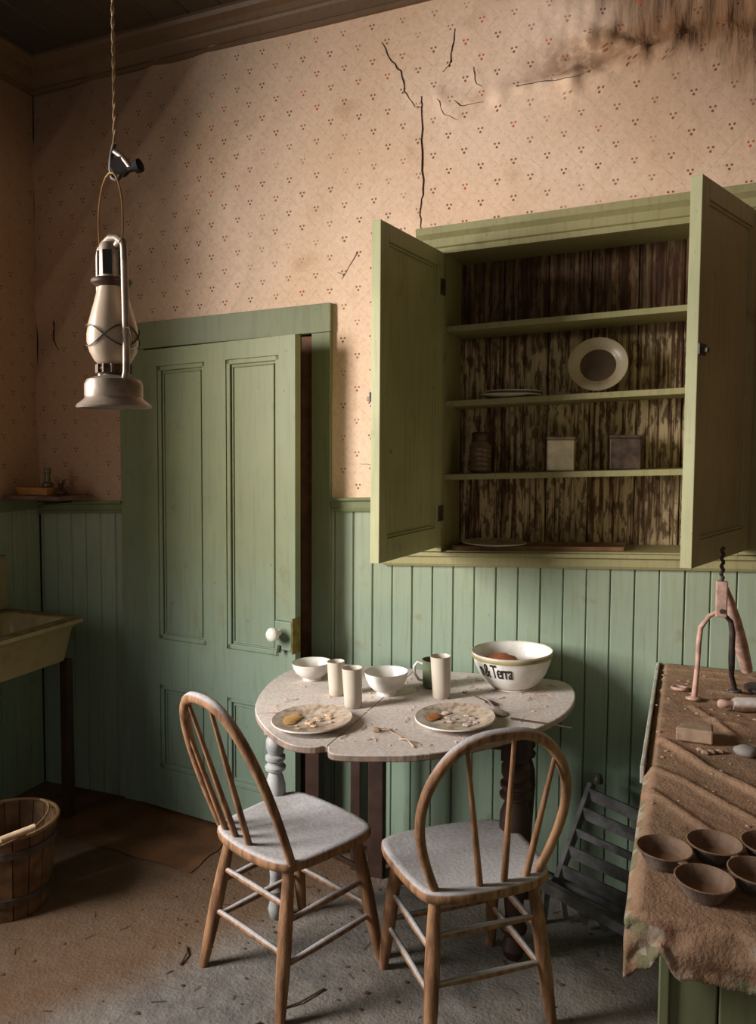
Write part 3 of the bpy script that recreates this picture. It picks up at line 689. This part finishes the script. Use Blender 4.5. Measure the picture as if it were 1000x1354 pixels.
# ------------------------------------------------------------------ table
TZ = .765; TC = (-.84, -.5, 0)
tslope = .035
def tz(x): return TZ+tslope*(x-TC[0])
table = thing('drop_leaf_table', (TC[0], TC[1], 0), 'dust-covered drop-leaf kitchen table with a scalloped front edge', 'table')
def smoothpoly(P, it=2):
    for _ in range(it):
        Q = []
        for i in range(len(P)):
            a, b = P[i], P[(i+1) % len(P)]
            Q += [(a[0]*.75+b[0]*.25, a[1]*.75+b[1]*.25), (a[0]*.25+b[0]*.75, a[1]*.25+b[1]*.75)]
        P = Q
    return P
full = [(-1.10, -.06), (-.40, -.06), (-.325, -.09), (-.285, -.20), (-.275, -.34), (-.30, -.49), (-.38, -.65), (-.50, -.80), (-.62, -.90), (-.76, -.945), (-.85, -.965), (-.885, -.955), (-.905, -.900), (-.935, -.935), (-1.02, -.935), (-1.14, -.84), (-1.27, -.69), (-1.35, -.50), (-1.39, -.30), (-1.375, -.15), (-1.30, -.07)]
full = smoothpoly(full, 2)
def clip(P, sgn, xc):
    Q = []
    for i in range(len(P)):
        a, b = P[i], P[(i+1) % len(P)]
        ia, ib = sgn*(a[0]-xc) >= 0, sgn*(b[0]-xc) >= 0
        if ia: Q.append(a)
        if ia != ib:
            t_ = (xc-a[0])/(b[0]-a[0]); Q.append((xc, a[1]+(b[1]-a[1])*t_))
    return Q
def tt(P, name):
    g = G().prism(P, lambda p: tz(p[0])-.021, lambda p: tz(p[0]))
    return obj(name, g, TABLETOP, table, off=TC, bevel=.0035)
tt(clip(full, 1, -.903), 'tabletop'); tt(clip(full, -1, -.9045), 'side_leaf')
ap = G(); zt = lambda x: tz(x)-.022
def apron(x0, x1, y0, y1, h=.095):
    g = G().add([(x, y, zt(x)-h) for x, y in ((x0, y0), (x1, y0), (x1, y1), (x0, y1))]+[(x, y, zt(x)) for x, y in ((x0, y0), (x1, y0), (x1, y1), (x0, y1))],
        [(0, 1, 2, 3), (4, 5, 6, 7), (0, 1, 5, 4), (1, 2, 6, 5), (2, 3, 7, 6), (3, 0, 4, 7)])
    obj('apron', g, TABLELEG, table, off=TC, bevel=.002)
apron(-.90, -.46, -.62, -.60, .05); apron(-.90, -.43, -.13, -.11); apron(-.455, -.435, -.60, -.13, .15); apron(-.92, -.90, -.60, -.13)
def turned(x, y, mat, lab=None, r=1.0):
    H = zt(x)-.0
    pr = [(.016, 0), (.022, .01), (.028, .035), (.022, .06), (.018, .075), (.03, .09), (.032, .105), (.022, .12), (.020, .14), (.026, .22), (.032, .32), (.038, .42), (.036, .47), (.028, .50), (.022, .515), (.036, .525), (.038, .535), (.028, .545), (.028, .552), (.036, .560), (.036, .570), (.026, .578), (.034, .60), (.034, .625), (.026, .64), (.03, .65)]
    pr = [(a*r, b) for a, b in pr]
    g = G().lathe(pr, (x, y, .001), 20); q = .030*r; g.box(x-q, x+q, y-q, y+q, .65, H)
    obj('leg', g, mat, table, off=TC, smooth=35, label=lab)
turned(-1.235, -.60, LEGGREY, 'pale grey turned leg', .95); turned(-.43, -.52, TABLELEG, None, 1.35)
turned(-.46, -.17, TABLELEG); 
obj('leg', G().box(-1.315, -1.255, -.20, -.15, .001, zt(-1.28)), TABLELEG, table, off=TC, bevel=.003)
obj('gate_post', G().box(-1.115, -1.075, -.22, -.18, .001, zt(-1.1)), TABLELEG, table, off=TC, bevel=.003)
obj('gate_post', G().box(-1.035, -.975, -.24, -.20, .001, zt(-1.0)), TABLELEG, table, off=TC, bevel=.003)
obj('gate_rail', G().box(-1.30, -1.0, -.21, -.19, .10, .14), TABLELEG, table, off=TC)

# ------------------------------------------------------------------ tableware
def bowl(name, x, y, r, h, label, foot=.44, mat=CHINA, band=None):
    z = tz(x)+.001
    t = thing(name, (x, y, z), label, 'bowl', rot=(0, -tslope, 0))
    pr = [(r*(foot-.02), 0), (r*(foot+.02), 0), (r*(foot+.02), h*(.10 if foot < .5 else .03)), (r*foot, h*(.14 if foot < .5 else .04)), (r*max(.62, foot+.13), h*(.24 if foot < .5 else .16)), (r*.82, h*(.45 if foot < .5 else .40)), (r*.94, h*.72), (r*.985, h*.93), (r*1.0, h), (r*.985, h*1.01), (r*.95, h*.97), (r*.90, h*.72), (r*.77, h*.46), (r*.55, h*.27), (r*.3, h*.2), (.001, h*.18)]
    obj('bowl_body', G().lathe(pr, n=44), mat, t, smooth=60)
    return t
bowl('soup_bowl', -1.238, -.30, .074, .066, 'white bowl at the back left of the table nearest the door')
bowl('soup_bowl', -.905, -.40, .076, .080, 'white footed bowl in the middle of the table beside the tumblers')
BX, BY, BR, BH = -.505, -.19, .143, .128
t = bowl('mixing_bowl', BX, BY, BR, BH, 'large white mixing bowl with dark lettering at the back right of the table', .54)
g = G().lathe([(BR*.998, BH*.86), (BR*1.012, BH*.88), (BR*1.012, BH*.93), (BR*1.0, BH*.95)], n=44, close=True); obj('rim_band', g, simple('faded_yellow_green_rim', srgb(150, 136, 92), .5), t, smooth=60)
g = G().lump((-.05, .03, .075), .07, (1, .8, .4), 12, 5); g.v = [(x, y, z) for x, y, z in g.v]
obj('rust_stain_crust', g, simple('rusty_orange_crust', srgb(168, 96, 62), .8), t, smooth=60)
fc = bpy.data.curves.new('lettering', 'FONT'); fc.body = 'n & Terra'; fc.resolution_u = 6; fc.size = .047; fc.extrude = .0006; fc.align_x = 'LEFT'; fc.offset = .0004; fc.space_character = .86
fo = bpy.data.objects.new('lettering', fc); COL.objects.link(fo)
me = bpy.data.meshes.new_from_object(fo.evaluated_get(bpy.context.evaluated_depsgraph_get())); bpy.data.objects.remove(fo)
ang0 = R(-137)
for v in me.vertices:
    zz = BH*.44+v.co.y*1.5; k = zz/BH
    pk = [(.04, .54), (.16, .67), (.40, .82), (.72, .94), (.93, .985), (1.0, 1.0)]
    q = next((m_ for m_ in range(5) if k <= pk[m_+1][0]), 4); (ka, ra), (kb, rb) = pk[q], pk[q+1]
    rr = BR*(ra+(rb-ra)*(k-ka)/(kb-ka))+.0014+v.co.z
    a = ang0+v.co.x*.78/ (BR*.86)
    v.co = (rr*cos(a), rr*sin(a), zz)
me.materials.clear(); me.materials.append(INKM); lo = bpy.data.objects.new('lettering', me); COL.objects.link(lo); lo.parent = t
lo['label'] = 'dark lettering printed on the bowl side'
def tumbler(x, y, r, h, label):
    t = thing('tumbler', (x, y, tz(x)+.001), label, 'glass', rot=(0, -tslope, 0))
    pr = [(r*.80, 0), (r*.86, .003), (r*.90, h*.3), (r*.97, h*.8), (r, h), (r*.95, h*1.005), (r*.90, h*.96), (r*.82, h*.3), (r*.7, h*.22), (.001, h*.2)]
    obj('glass_body', G().lathe(pr, n=28), GLASS, t, smooth=50)
tumbler(-1.072, -.452, .031, .118, 'cloudy drinking glass behind another tumbler, near the left bowl')
tumbler(-.966, -.560, .034, .130, 'frosted dusty tumbler standing in front between plate and footed bowl')
tumbler(-.712, -.385, .035, .142, 'tall dust-greyed tumbler in the middle right with a mug behind it')
t = thing('mug', (-.775, -.27, tz(-.775)+.001), 'dark mug with pale rim behind the tall tumbler', 'mug')
obj('mug_body', G().lathe([(.034, 0), (.038, .004), (.040, .09), (.042, .098), (.039, .098), (.036, .09), (.034, .01), (.001, .008)], n=28), simple('grey_green_enamel', srgb(104, 112, 88), .5), t, smooth=50)
obj('handle', G().tube([(-.037, -.01, .082), (-.055, -.012, .088), (-.068, -.014, .07), (-.066, -.014, .045), (-.050, -.012, .022), (-.037, -.01, .02)], .005, 8), CHINA, t, smooth=60, label='white mug handle')
def tplate(x, y, r, lab):
    t = plate('dinner_plate', (x, y, tz(x)+.002), r, lab, 'plate', CHINA_PLATE, h=.017, n=48); t.rotation_euler = (R(1.5), -tslope, 0); t.location.z += .003; return t
p1 = tplate(-1.020, -.765, .126, 'dusty cream dinner plate at the left side of the table')
p2 = tplate(-.600, -.630, .124, 'dusty cream dinner plate at the right front of the table near the spoons')
def food(par, seed, mat, n=16, r=.07):
    rr = random.Random(seed); g = G()
    for i in range(n):
        a = rr.uniform(0, 2*pi); d = rr.uniform(0, r); g.lump((cos(a)*d, sin(a)*d, .0075), rr.uniform(.004, .012), (1.4, 1, .35), 6, i)
    o = obj('dried_crumbs', g, mat, par); o['kind'] = 'stuff'
food(p1, 1, PALETWIG); food(p2, 2, simple('crumbled_plaster', srgb(190, 170, 160), .9))
g = G().lump((-.075, .0, .008), .034, (1, 1.5, .16), 10, 3); obj('dried_stain', g, simple('tan_food_stain', srgb(178, 138, 86), .8), p1, smooth=60)
g = G().lump((-.072, .005, .008), .026, (1, 1.3, .16), 10, 4); obj('dried_stain', g, simple('orange_food_stain', srgb(150, 96, 52), .8), p2, smooth=60)
def on_table(name, g, mat, x, y, rz, label, cat, **k):
    o = obj(name, g, mat, None, label=label, cat=cat, **k); o.location = (x, y, tz(x)+.001); o.rotation_euler = (0, -tslope, rz); return o
g = G(); g.tube([(-.01, 0, .006), (.06, 0, .009), (.12, 0, .006)], [.0035, .003, .0055], 6, flat=.5); g.lump((-.035, 0, .006), .028, (1.1, .72, .2), 12, 0, 0)
on_table('spoon', g, TIN, -.505, -.475, R(125), 'tarnished spoon lying right of the right plate', 'spoon', smooth=60)
g = G(); g.tube([(-.01, 0, .006), (.05, 0, .009), (.10, 0, .006)], [.003, .0025, .005], 6, flat=.5); g.lump((-.03, 0, .006), .024, (1.1, .7, .2), 12, 0, 0)
on_table('spoon', g, TINDARK, -.56, -.40, R(150), 'small dark spoon lying between the tall tumbler and the mixing bowl', 'spoon', smooth=60)
g = G(); g.tube([(0, 0, .004), (.08, 0, .006), (.15, 0, .004)], [.0035, .003, .004], 6, flat=.6)
for k in range(3): g.tube([(-.0, .004*(k-1), .004), (-.045, .005*(k-1), .004)], .0013, 4)
on_table('fork', g, TINDARK, -.40, -.555, R(-12), 'dark dinner fork lying near the right edge of the table', 'fork', smooth=60)
rr = random.Random(11); g = G()
for i in range(150):
    x = rr.uniform(-1.3, -.36); y = rr.uniform(-.88, -.12)
    if y < -.93+abs(x+.85)**2*1.6: continue
    if rr.random() < .5:
        a = rr.uniform(0, pi); L = rr.uniform(.008, .03)
        g.tube([(x-cos(a)*L, y-sin(a)*L, tz(x)+.0015-TZ), (x, y, tz(x)+rr.uniform(.002, .005)-TZ), (x+cos(a+.4)*L, y+sin(a+.4)*L, tz(x)+.0015-TZ)], .0012, 4)
    else: g.lump((x, y, tz(x)+.001-TZ), rr.uniform(.002, .006), (1.4, 1, .5), 6, i)
o = obj('table_litter', g, PALETWIG, None, label='scattered straw, crumbs and dust lying on the table top', cat='debris', kind='stuff'); o.location = (0, 0, TZ)
g = G(); g.tube([(-.05, .01, .003), (-.02, 0, .012), (.0, -.002, .004), (.05, -.04, .004)], [.002, .003, .002, .0015], 5); g.tube([(-.03, -.02, .003), (.0, .0, .006), (-.02, .03, .003)], .0018, 5); g.lump((-.045, -.005, .006), .014, (1.3, .8, .6), 8, 2)
on_table('twig', g, DUSTB, -.765, -.76, 0, 'little dusty twig cluster at the front middle of the table', 'twig')
g = G(); g.tube([(-.03, .02, .003), (.0, .004, .010), (.03, -.03, .003)], .0022, 5); g.tube([(0, 0, .006), (.03, .01, .003)], .0018, 5)
on_table('twig', g, PALETWIG, -.69, -.83, 0, 'pale forked straw beside the dusty twig cluster on the table', 'twig')

# ------------------------------------------------------------------ chairs
def chair(x, y, rz, gp, slots, label, lo=.82, floorz=0.0):
    W_, Dp, fx, fy, hw, lean, hh, sz = gp
    t = thing('bow_back_chair', (x, y, floorz), label, 'chair', rz)
    # seat: shaped outline, thick with rounded edge
    P = [(-W_*.80, -Dp), (0, -Dp-.022), (W_*.80, -Dp), (W_*.93, -Dp*.6), (W_*.98, 0), (W_, Dp*.7), (W_*.86, Dp), (0, Dp+.012), (-W_*.86, Dp), (-W_, Dp*.7), (-W_*.98, 0), (-W_*.93, -Dp*.6)]
    P = smoothpoly(P, 2); g = G(); n = len(P); vs = []
    for k, z in ((.93, sz-.036), (.985, sz-.030), (1.0, sz-.018), (.995, sz-.006), (.965, sz), (.90, sz-.001), (.70, sz-.007), (.35, sz-.010)):
        vs += [(a*k, b*k, z) for a, b in P]
    m = 8
    g.add(vs, [(i*n+k, i*n+(k+1) % n, (i+1)*n+(k+1) % n, (i+1)*n+k) for i in range(m-1) for k in range(n)]+[tuple(range(n))[::-1], tuple((m-1)*n+k for k in range(n))])
    obj('seat', g, CHAIRWOOD, t, smooth=60)
    tops = [(-W_*.68, -Dp*.72), (W_*.68, -Dp*.72), (W_*.72, Dp*.72), (-W_*.72, Dp*.72)]
    feet = [(-fx, -fy), (fx, -fy), (fx, fy), (-fx, fy)]
    def lp(i, q): return (tops[i][0]+(feet[i][0]-tops[i][0])*q, tops[i][1]+(feet[i][1]-tops[i][1])*q, (sz-.03)*(1-q)+.001*q)
    for i in range(4):
        obj('leg', G().tube([lp(i, q) for q in (0, .08, .3, .5, .7, .9, 1)], [.0155, .017, .0205, .0215, .020, .0165, .0145], 10), CHAIRWOOD, t, smooth=60)
    for i, j, qs in ((0, 1, (.26, .57)), (1, 2, (.36, .64)), (2, 3, (.28, .58)), (3, 0, (.36, .64))):
        for q in qs:
            a, b = Vector(lp(i, q)), Vector(lp(j, q+.0))
            obj('stretcher', G().tube([a, a.lerp(b, .25), a.lerp(b, .5), a.lerp(b, .75), b], [.0075, .0095, .0108, .0095, .0075], 8), CHAIRWOOD, t, smooth=60)
    # hoop
    def hp(tt_):
        ang = pi*(1-tt_); c, s_ = cos(ang), sin(ang)
        X = hw*(1 if c > 0 else -1)*abs(c)**.75; h = hh*abs(s_)**.8
        X *= lo+(1-lo)*sin(min(1, h/hh*1.35)*pi/2)
        return Vector((X, -Dp+.035-lean*h/hh, sz-.004+h))
    obj('hoop', G().tube([hp(k/48) for k in range(49)], [.0125+.004*sin(pi*k/48) for k in range(49)], 10), CHAIRWOOD, t, smooth=60, label='bent wooden hoop of the back')
    for fb, ft in slots:
        b = Vector((hw*lo*fb, -Dp+.030-.012*(1-fb*fb), sz-.006))
        top = min((hp(k/400) for k in range(40, 361)), key=lambda v: abs(v.x-ft*hw)+(0 if v.z > sz+hh*.45 else 9))
        obj('spindle', G().tube([b, b.lerp(top, .3), b.lerp(top, .6), top], [.0105, .0095, .008, .006], 8), CHAIRWOOD, t, smooth=60)
    return t
chair(-1.078, -.787, -.40, (.204, .183, .186, .205, .184, .185, .478, .444), ((-.76, -.80), (-.42, -.42), (-.02, .20)), 'pale worn bow-back wooden chair at the left front of the table with a bare seat', .92)
chair(-.536, -.744, .677, (.222, .182, .186, .19, .245, .08, .440, .432), ((-.20, -.42), (.27, .14), (.72, .68)), 'bow-back wooden chair with gritty dusty seat at the right front of table', .64)

# ------------------------------------------------------------------ counter
ct = thing('kitchen_counter', (.28, -.8, 0), 'green boarded kitchen counter at the right under a dust-covered cloth', 'counter'); ko = (.28, -.8, 0)
obj('worktop', G().box(-.012, .60, -1.615, -.003, .835, .856), DARKBROWN, ct, off=ko, bevel=.003)
obj('carcass', G().box(.026, .59, -1.575, -.003, 0.001, .834), DARKBROWN, ct, off=ko)
for k in range(7):
    a = .014+k*.083; obj('front_plank', G().box(a, a+.081, -1.592, -1.576, .002, .832), COUNTER_PAINT, ct, off=ko, bevel=.003)
for k in range(19):
    a = -1.574+k*.0826; obj('side_plank', G().box(.012, .025, a, a+.081, .002, .832), COUNTER_PAINT, ct, off=ko, bevel=.003)
obj('corner_post', G().box(.004, .022, -1.598, -1.574, .002, .832), COUNTER_PAINT, ct, off=ko, bevel=.003)
g = G().prism([(-.018, -.005), (-.028, -.005), (-.049, -1.0), (-.0395, -1.0)], .822, .864)  # pale strip just outside the cloth's left edge
obj('edge_strip', g, simple('pale_edge_paint', srgb(206, 200, 186), .5), ct, off=ko, bevel=.002, label='pale strip along the left edge')
# the oilcloth
folds = [([(.0, -.80), (.07, -.90), (.10, -.955), (.26, -1.13)], .010, .012), ([(-.03, -.985), (.05, -1.05), (.22, -1.25)], .006, .010), ([(-.03, -1.12), (.03, -1.20), (.12, -1.33)], .006, .010),
         ([(-.01, -.33), (.12, -.29), (.3, -.33)], .006, .012), ([(-.01, -.20), (.10, -.15), (.32, -.16)], .006, .010), ([(.08, -.48), (.14, -.60), (.18, -.70)], .006, .01), ([(.0, -.62), (.10, -.58), (.2, -.60)], .005, .01),
         ([(-.02, -.08), (.15, -.07), (.35, -.09)], .005, .010), ([(.02, -.45), (.09, -.40), (.2, -.42)], .005, .012)]
def cloth_h(x, y):
    h = .0015+.0022*abs(noise.noise(Vector((x*13, y*13, 0))))
    for P, am, wd in folds:
        d = min(seg((x, y), P[i], P[i+1])[0] for i in range(len(P)-1)); h += am*math.exp(-(d/wd)**2)
    return h
NU, NV = 90, 210
def clf(u, v):
    L = 1.64+.10; s_ = v*L
    xl = -.016-.036*min(1, s_/1.6); x = xl+(.60-xl)*u               # from the wall towards the viewer, then down
    edge = 1.618+.008*noise.noise(Vector((x*9, 0, 4)))
    hang = .082+.022*noise.noise(Vector((x*13, 1, 2)))+.012*noise.noise(Vector((x*40, 1, 7)))-.03*math.exp(-((x-.005)/.012)**2)
    if s_ < edge: y = -s_-.004; z = .858+cloth_h(x, y)
    else:
        q = min(1, (s_-edge)/(L-edge)); y = -edge-.006-.020*q-.010*sin(x*34)*q-.006*noise.noise(Vector((x*22, q*3, 1)))*1.5; z = .858+.002-q*hang
    if u < .035:                          # short overhang on the left side
        k = 1-u/.035; z -= .022*k+.006*k*noise.noise(Vector((0, y*11, 3))); x += .004*k*noise.noise(Vector((0, y*6, 9)))
    return (x, y, z)
g = G().grid(clf, NU, NV)
obj('oilcloth', g, OILCLOTH, None, label='ragged dust-caked oilcloth draped over the counter, hanging over its front edge', cat='tablecloth', smooth=60, solid=.0025)
cz = lambda x, y: .859+cloth_h(x, y)+.002
# baking pan of joined cups
cups = [(.008, -1.452), (.095, -1.397), (.190, -1.366), (.073, -1.538), (.160, -1.478)]
pan = thing('muffin_pan', (.09, -1.37, .866), 'brown five-cup baking pan with joined round cups on the counter front', 'baking pan'); po = (.09, -1.37, .866)
RC = .0485
for cx, cy_ in cups:
    c = (cx, cy_, .866)
    g = G().lathe([(RC*.66, 0), (RC*.68, 0), (RC*.82, .012), (RC*.92, .022), (RC*1.0, .025), (RC*1.03, .028), (RC*.98, .029), (RC*.88, .025), (RC*.76, .012), (RC*.62, .004), (.001, .004)], c, 32)
    obj('cup', g, CUPTIN, pan, off=po, smooth=50)
for a, b in ((0, 1), (1, 2), (0, 3), (3, 4), (1, 4), (2, 4)):
    A, B = Vector((*cups[a], .892)), Vector((*cups[b], .892)); d = (B-A).normalized()
    obj('link_web', G().tube([A+d*(RC*.94), B-d*(RC*.94)], .010, 6, flat=.2), CUPTIN, pan, off=po)
# juice press tool
def onc(x, y): return .860+cloth_h(x, y)
pt = thing('hand_press', (.15, -.38, .868), 'reddish iron hand press with long handle standing on curved legs on counter', 'kitchen tool'); qo = (.15, -.38, .868)
obj('twisted_spike', G().tube([(.153+.003*cos(i*1.3), -.40+.003*sin(i*1.3), 1.215+.115*i/24) for i in range(25)], .0055, 6), IRON, pt, off=qo, smooth=60)
g = G().box(.137, .170, -.412, -.388, 1.120, 1.228); obj('head_block', g, PINKISH, pt, off=qo, bevel=.004)
obj('screw', G().tube([(.155, -.425, 1.14), (.155, -.385, 1.14)], .007, 8), IRON, pt, off=qo)
obj('leg', G().tube([(.143, -.402, 1.135), (.120, -.405, 1.12), (.098, -.41, 1.085), (.094, -.415, 1.04), (.092, -.42, .97), (.085, -.425, .875)], [.006, .007, .008, .008, .0075, .009], 8), PINKISH, pt, off=qo, smooth=60)
obj('leg', G().tube([(.165, -.395, 1.125), (.182, -.385, 1.105), (.188, -.38, 1.07), (.188, -.37, .99), (.192, -.34, .93), (.206, -.30, .875)], [.006, .008, .009, .009, .008, .008], 8), IRON, pt, off=qo, smooth=60)
obj('foot', G().lump((.085, -.425, .872), .02, (1.1, .8, .4), 8, 1), PINKISH, pt, off=qo, smooth=60)
obj('foot', G().lump((.208, -.30, .872), .02, (1.1, .8, .4), 8, 1), IRON, pt, off=qo, smooth=60)
obj('handle', G().tube([(.160, -.385, 1.22), (.180, -.34, 1.16), (.205, -.26, 1.08), (.232, -.17, .98), (.255, -.10, .892)], [.007, .013, .018, .021, .019], 12), PINKISH, pt, off=qo, smooth=60, label='long reddish wooden handle')
# rolling-pin-like tool at right edge
t = thing('rolling_pin', (.24, -.47, .884), 'dusty wooden rolling pin lying at the right edge of the counter', 'rolling pin', rz=R(14))
obj('barrel', G().tube([(-.055, 0, 0), (-.045, 0, 0), (.17, 0, 0), (.18, 0, 0)], [.016, .021, .021, .016], 14), TABLETOP, t, smooth=50)
obj('handle', G().tube([(-.095, 0, 0), (-.088, 0, 0), (-.07, 0, 0), (-.054, 0, 0)], [.009, .014, .011, .008], 10), PINKISH, t, smooth=50)
obj('handle', G().tube([(.179, 0, 0), (.20, 0, 0), (.215, 0, 0)], [.008, .012, .009], 10), PINKISH, t, smooth=50)
t = obj('soap_block', G().prism([(-.045, -.03), (.045, -.035), (.047, .03), (-.02, .035)], 0, .035), DUSTB, None, label='dust-covered square block lying on the counter cloth behind the folds', cat='block', bevel=.004); t.location = (.075, -.765, .866)
t = obj('stone', G().lump((0, 0, .013), .024, (1.3, 1, .6), 10, 4), STONE, None, label='rounded pale stone at the right of the dusty block on the counter', cat='stone', smooth=60); t.location = (.195, -.835, .863)
t = obj('ring', G().tube([(.022*cos(a), .015*sin(a), .006) for a in [2*pi*k/20 for k in range(21)]], .005, 6, cap=False), PINKISH, None, label='small pale metal ring lying left of the press legs', cat='ring', smooth=60); t.location = (.045, -.33, .866)
t = obj('flat_tin', G().lathe([(.045, 0), (.05, .003), (.05, .012), (.045, .014), (.001, .010)], n=24), IRON, None, label='flat grey round tin under the wooden press handle', cat='tin', smooth=40); t.location = (.285, -.245, .866)
rr = random.Random(5); g = G()
for i in range(70):
    x = rr.uniform(-.02, .3); y = rr.uniform(-1.25, -.15); k = rr.uniform(.002, .006)
    g.lump((x, y, onc(x, y)+.001-.86), k, (1.3, 1, .7), 6, i)
for q in ((.09, -.845), (.115, -.85), (.135, -.84), (.10, -.86)): g.lump((q[0], q[1], .007), .009, (1.3, 1, .7), 6, q[0]*99)
o = obj('counter_litter', g, DUSTB, None, label='crumbs and plaster grit scattered over the counter cloth', cat='debris', kind='stuff'); o.location = (0, 0, .86)

# ------------------------------------------------------------------ broken slatted rack on the floor, right
t = thing('slatted_rack', (-.22, -.2, 0), 'broken charcoal grey slatted wooden rack leaning on the wall beside the counter', 'rack', rot=(0, 0, R(-12)))
def bar(name, a, b, w_, h_):
    a, b = Vector(a), Vector(b); d = (b-a); L = d.length
    q = d.to_track_quat('X', 'Z').to_matrix().to_4x4(); g = G(); g.xf = Matrix.Translation(a) @ q
    g.box(0, L, -w_/2, w_/2, -h_/2, h_/2); g.xf = None
    obj(name, g, CHARRED, t, bevel=.002)
bar('side_rail', (-.09, -.08, .145), (-.035, .10, .425), .018, .034)
bar('side_rail', (.17, -.08, .10), (.20, .10, .38), .018, .034)
for k in range(5):
    q = .08+.21*k; a = Vector((-.09, -.085, .15)).lerp(Vector((-.035, .09, .42)), q); b = Vector((.17, -.085, .11)).lerp(Vector((.20, .09, .37)), q)
    bar('slat', a+Vector((-.0, 0, .0)), b, .010 if k % 2 else .012, .042 if k != 2 else .026)
bar('front_rail', (-.16, -.13, .145), (.19, -.13, .065), .03, .035)
bar('front_rail', (-.14, -.06, .13), (.17, -.05, .08), .03, .025)
bar('leg', (-.115, -.12, .135), (-.125, -.13, .003), .02, .022)
bar('leg', (.16, -.12, .075), (.16, -.13, .003), .02, .022)
for k in range(3): bar('crosspiece', (-.07+.06*k, -.10, .11-.014*k), (-.06+.07*k, -.09, .02), .012, .02)
bar('broken_stub', (-.17, -.09, .165), (-.10, -.11, .15), .016, .018)
obj('bolt', G().lathe([(.016, 0), (.018, .01), (.010, .03), (.001, .034)], (-.015, .11, .43), 12), IRON, t, smooth=50)

# ------------------------------------------------------------------ floor covering edge, litter
g = G().grid(lambda u, v: (-2.62+.95*u+.02*noise.noise(Vector((u*6, v*6, 1))), -.02-.36*v-.08*u*v-.01*noise.noise(Vector((u*9, v, 2))), .002+.0015*noise.noise(Vector((u*4, v*4, 0)))), 20, 10)
obj('linoleum_scrap', g, LINO, None, label='worn brown linoleum scrap on the floor in front of the door', cat='floor covering', solid=.002)
rr = random.Random(8); g = G()
for i in range(230):
    x = rr.uniform(-2.3, .0); y = rr.uniform(-1.35, -.15)
    if rr.random() < .35:
        a = rr.uniform(0, pi); L = rr.uniform(.006, .022)
        g.tube([(x-cos(a)*L, y-sin(a)*L, .002), (x+cos(a)*L, y+sin(a)*L, .003)], .0011, 4)
    else: g.lump((x, y, .0015), rr.uniform(.002, .007), (1.5, 1, .45), 6, i)
obj('floor_litter', g, TWIG, None, label='grit, chips and splinters scattered over the dusty floor', cat='debris', kind='stuff')
def twig(P, r, lab): obj('twig', G().tube(P, r, 5), TWIG, None, label=lab, cat='twig')
twig([(-1.43, -.845, .004), (-1.405, -.88, .008), (-1.395, -.93, .004)], .0035, 'short bent twig on the floor just left of the left chair')
twig([(-1.04, -1.06, .004), (-1.08, -1.13, .006), (-1.13, -1.20, .003)], .003, 'dark twig on the floor in front of the left chair leg')
twig([(-.93, -.87, .004), (-.97, -.95, .006), (-1.02, -1.0, .003)], .003, 'thin twig on the floor between the two chairs')
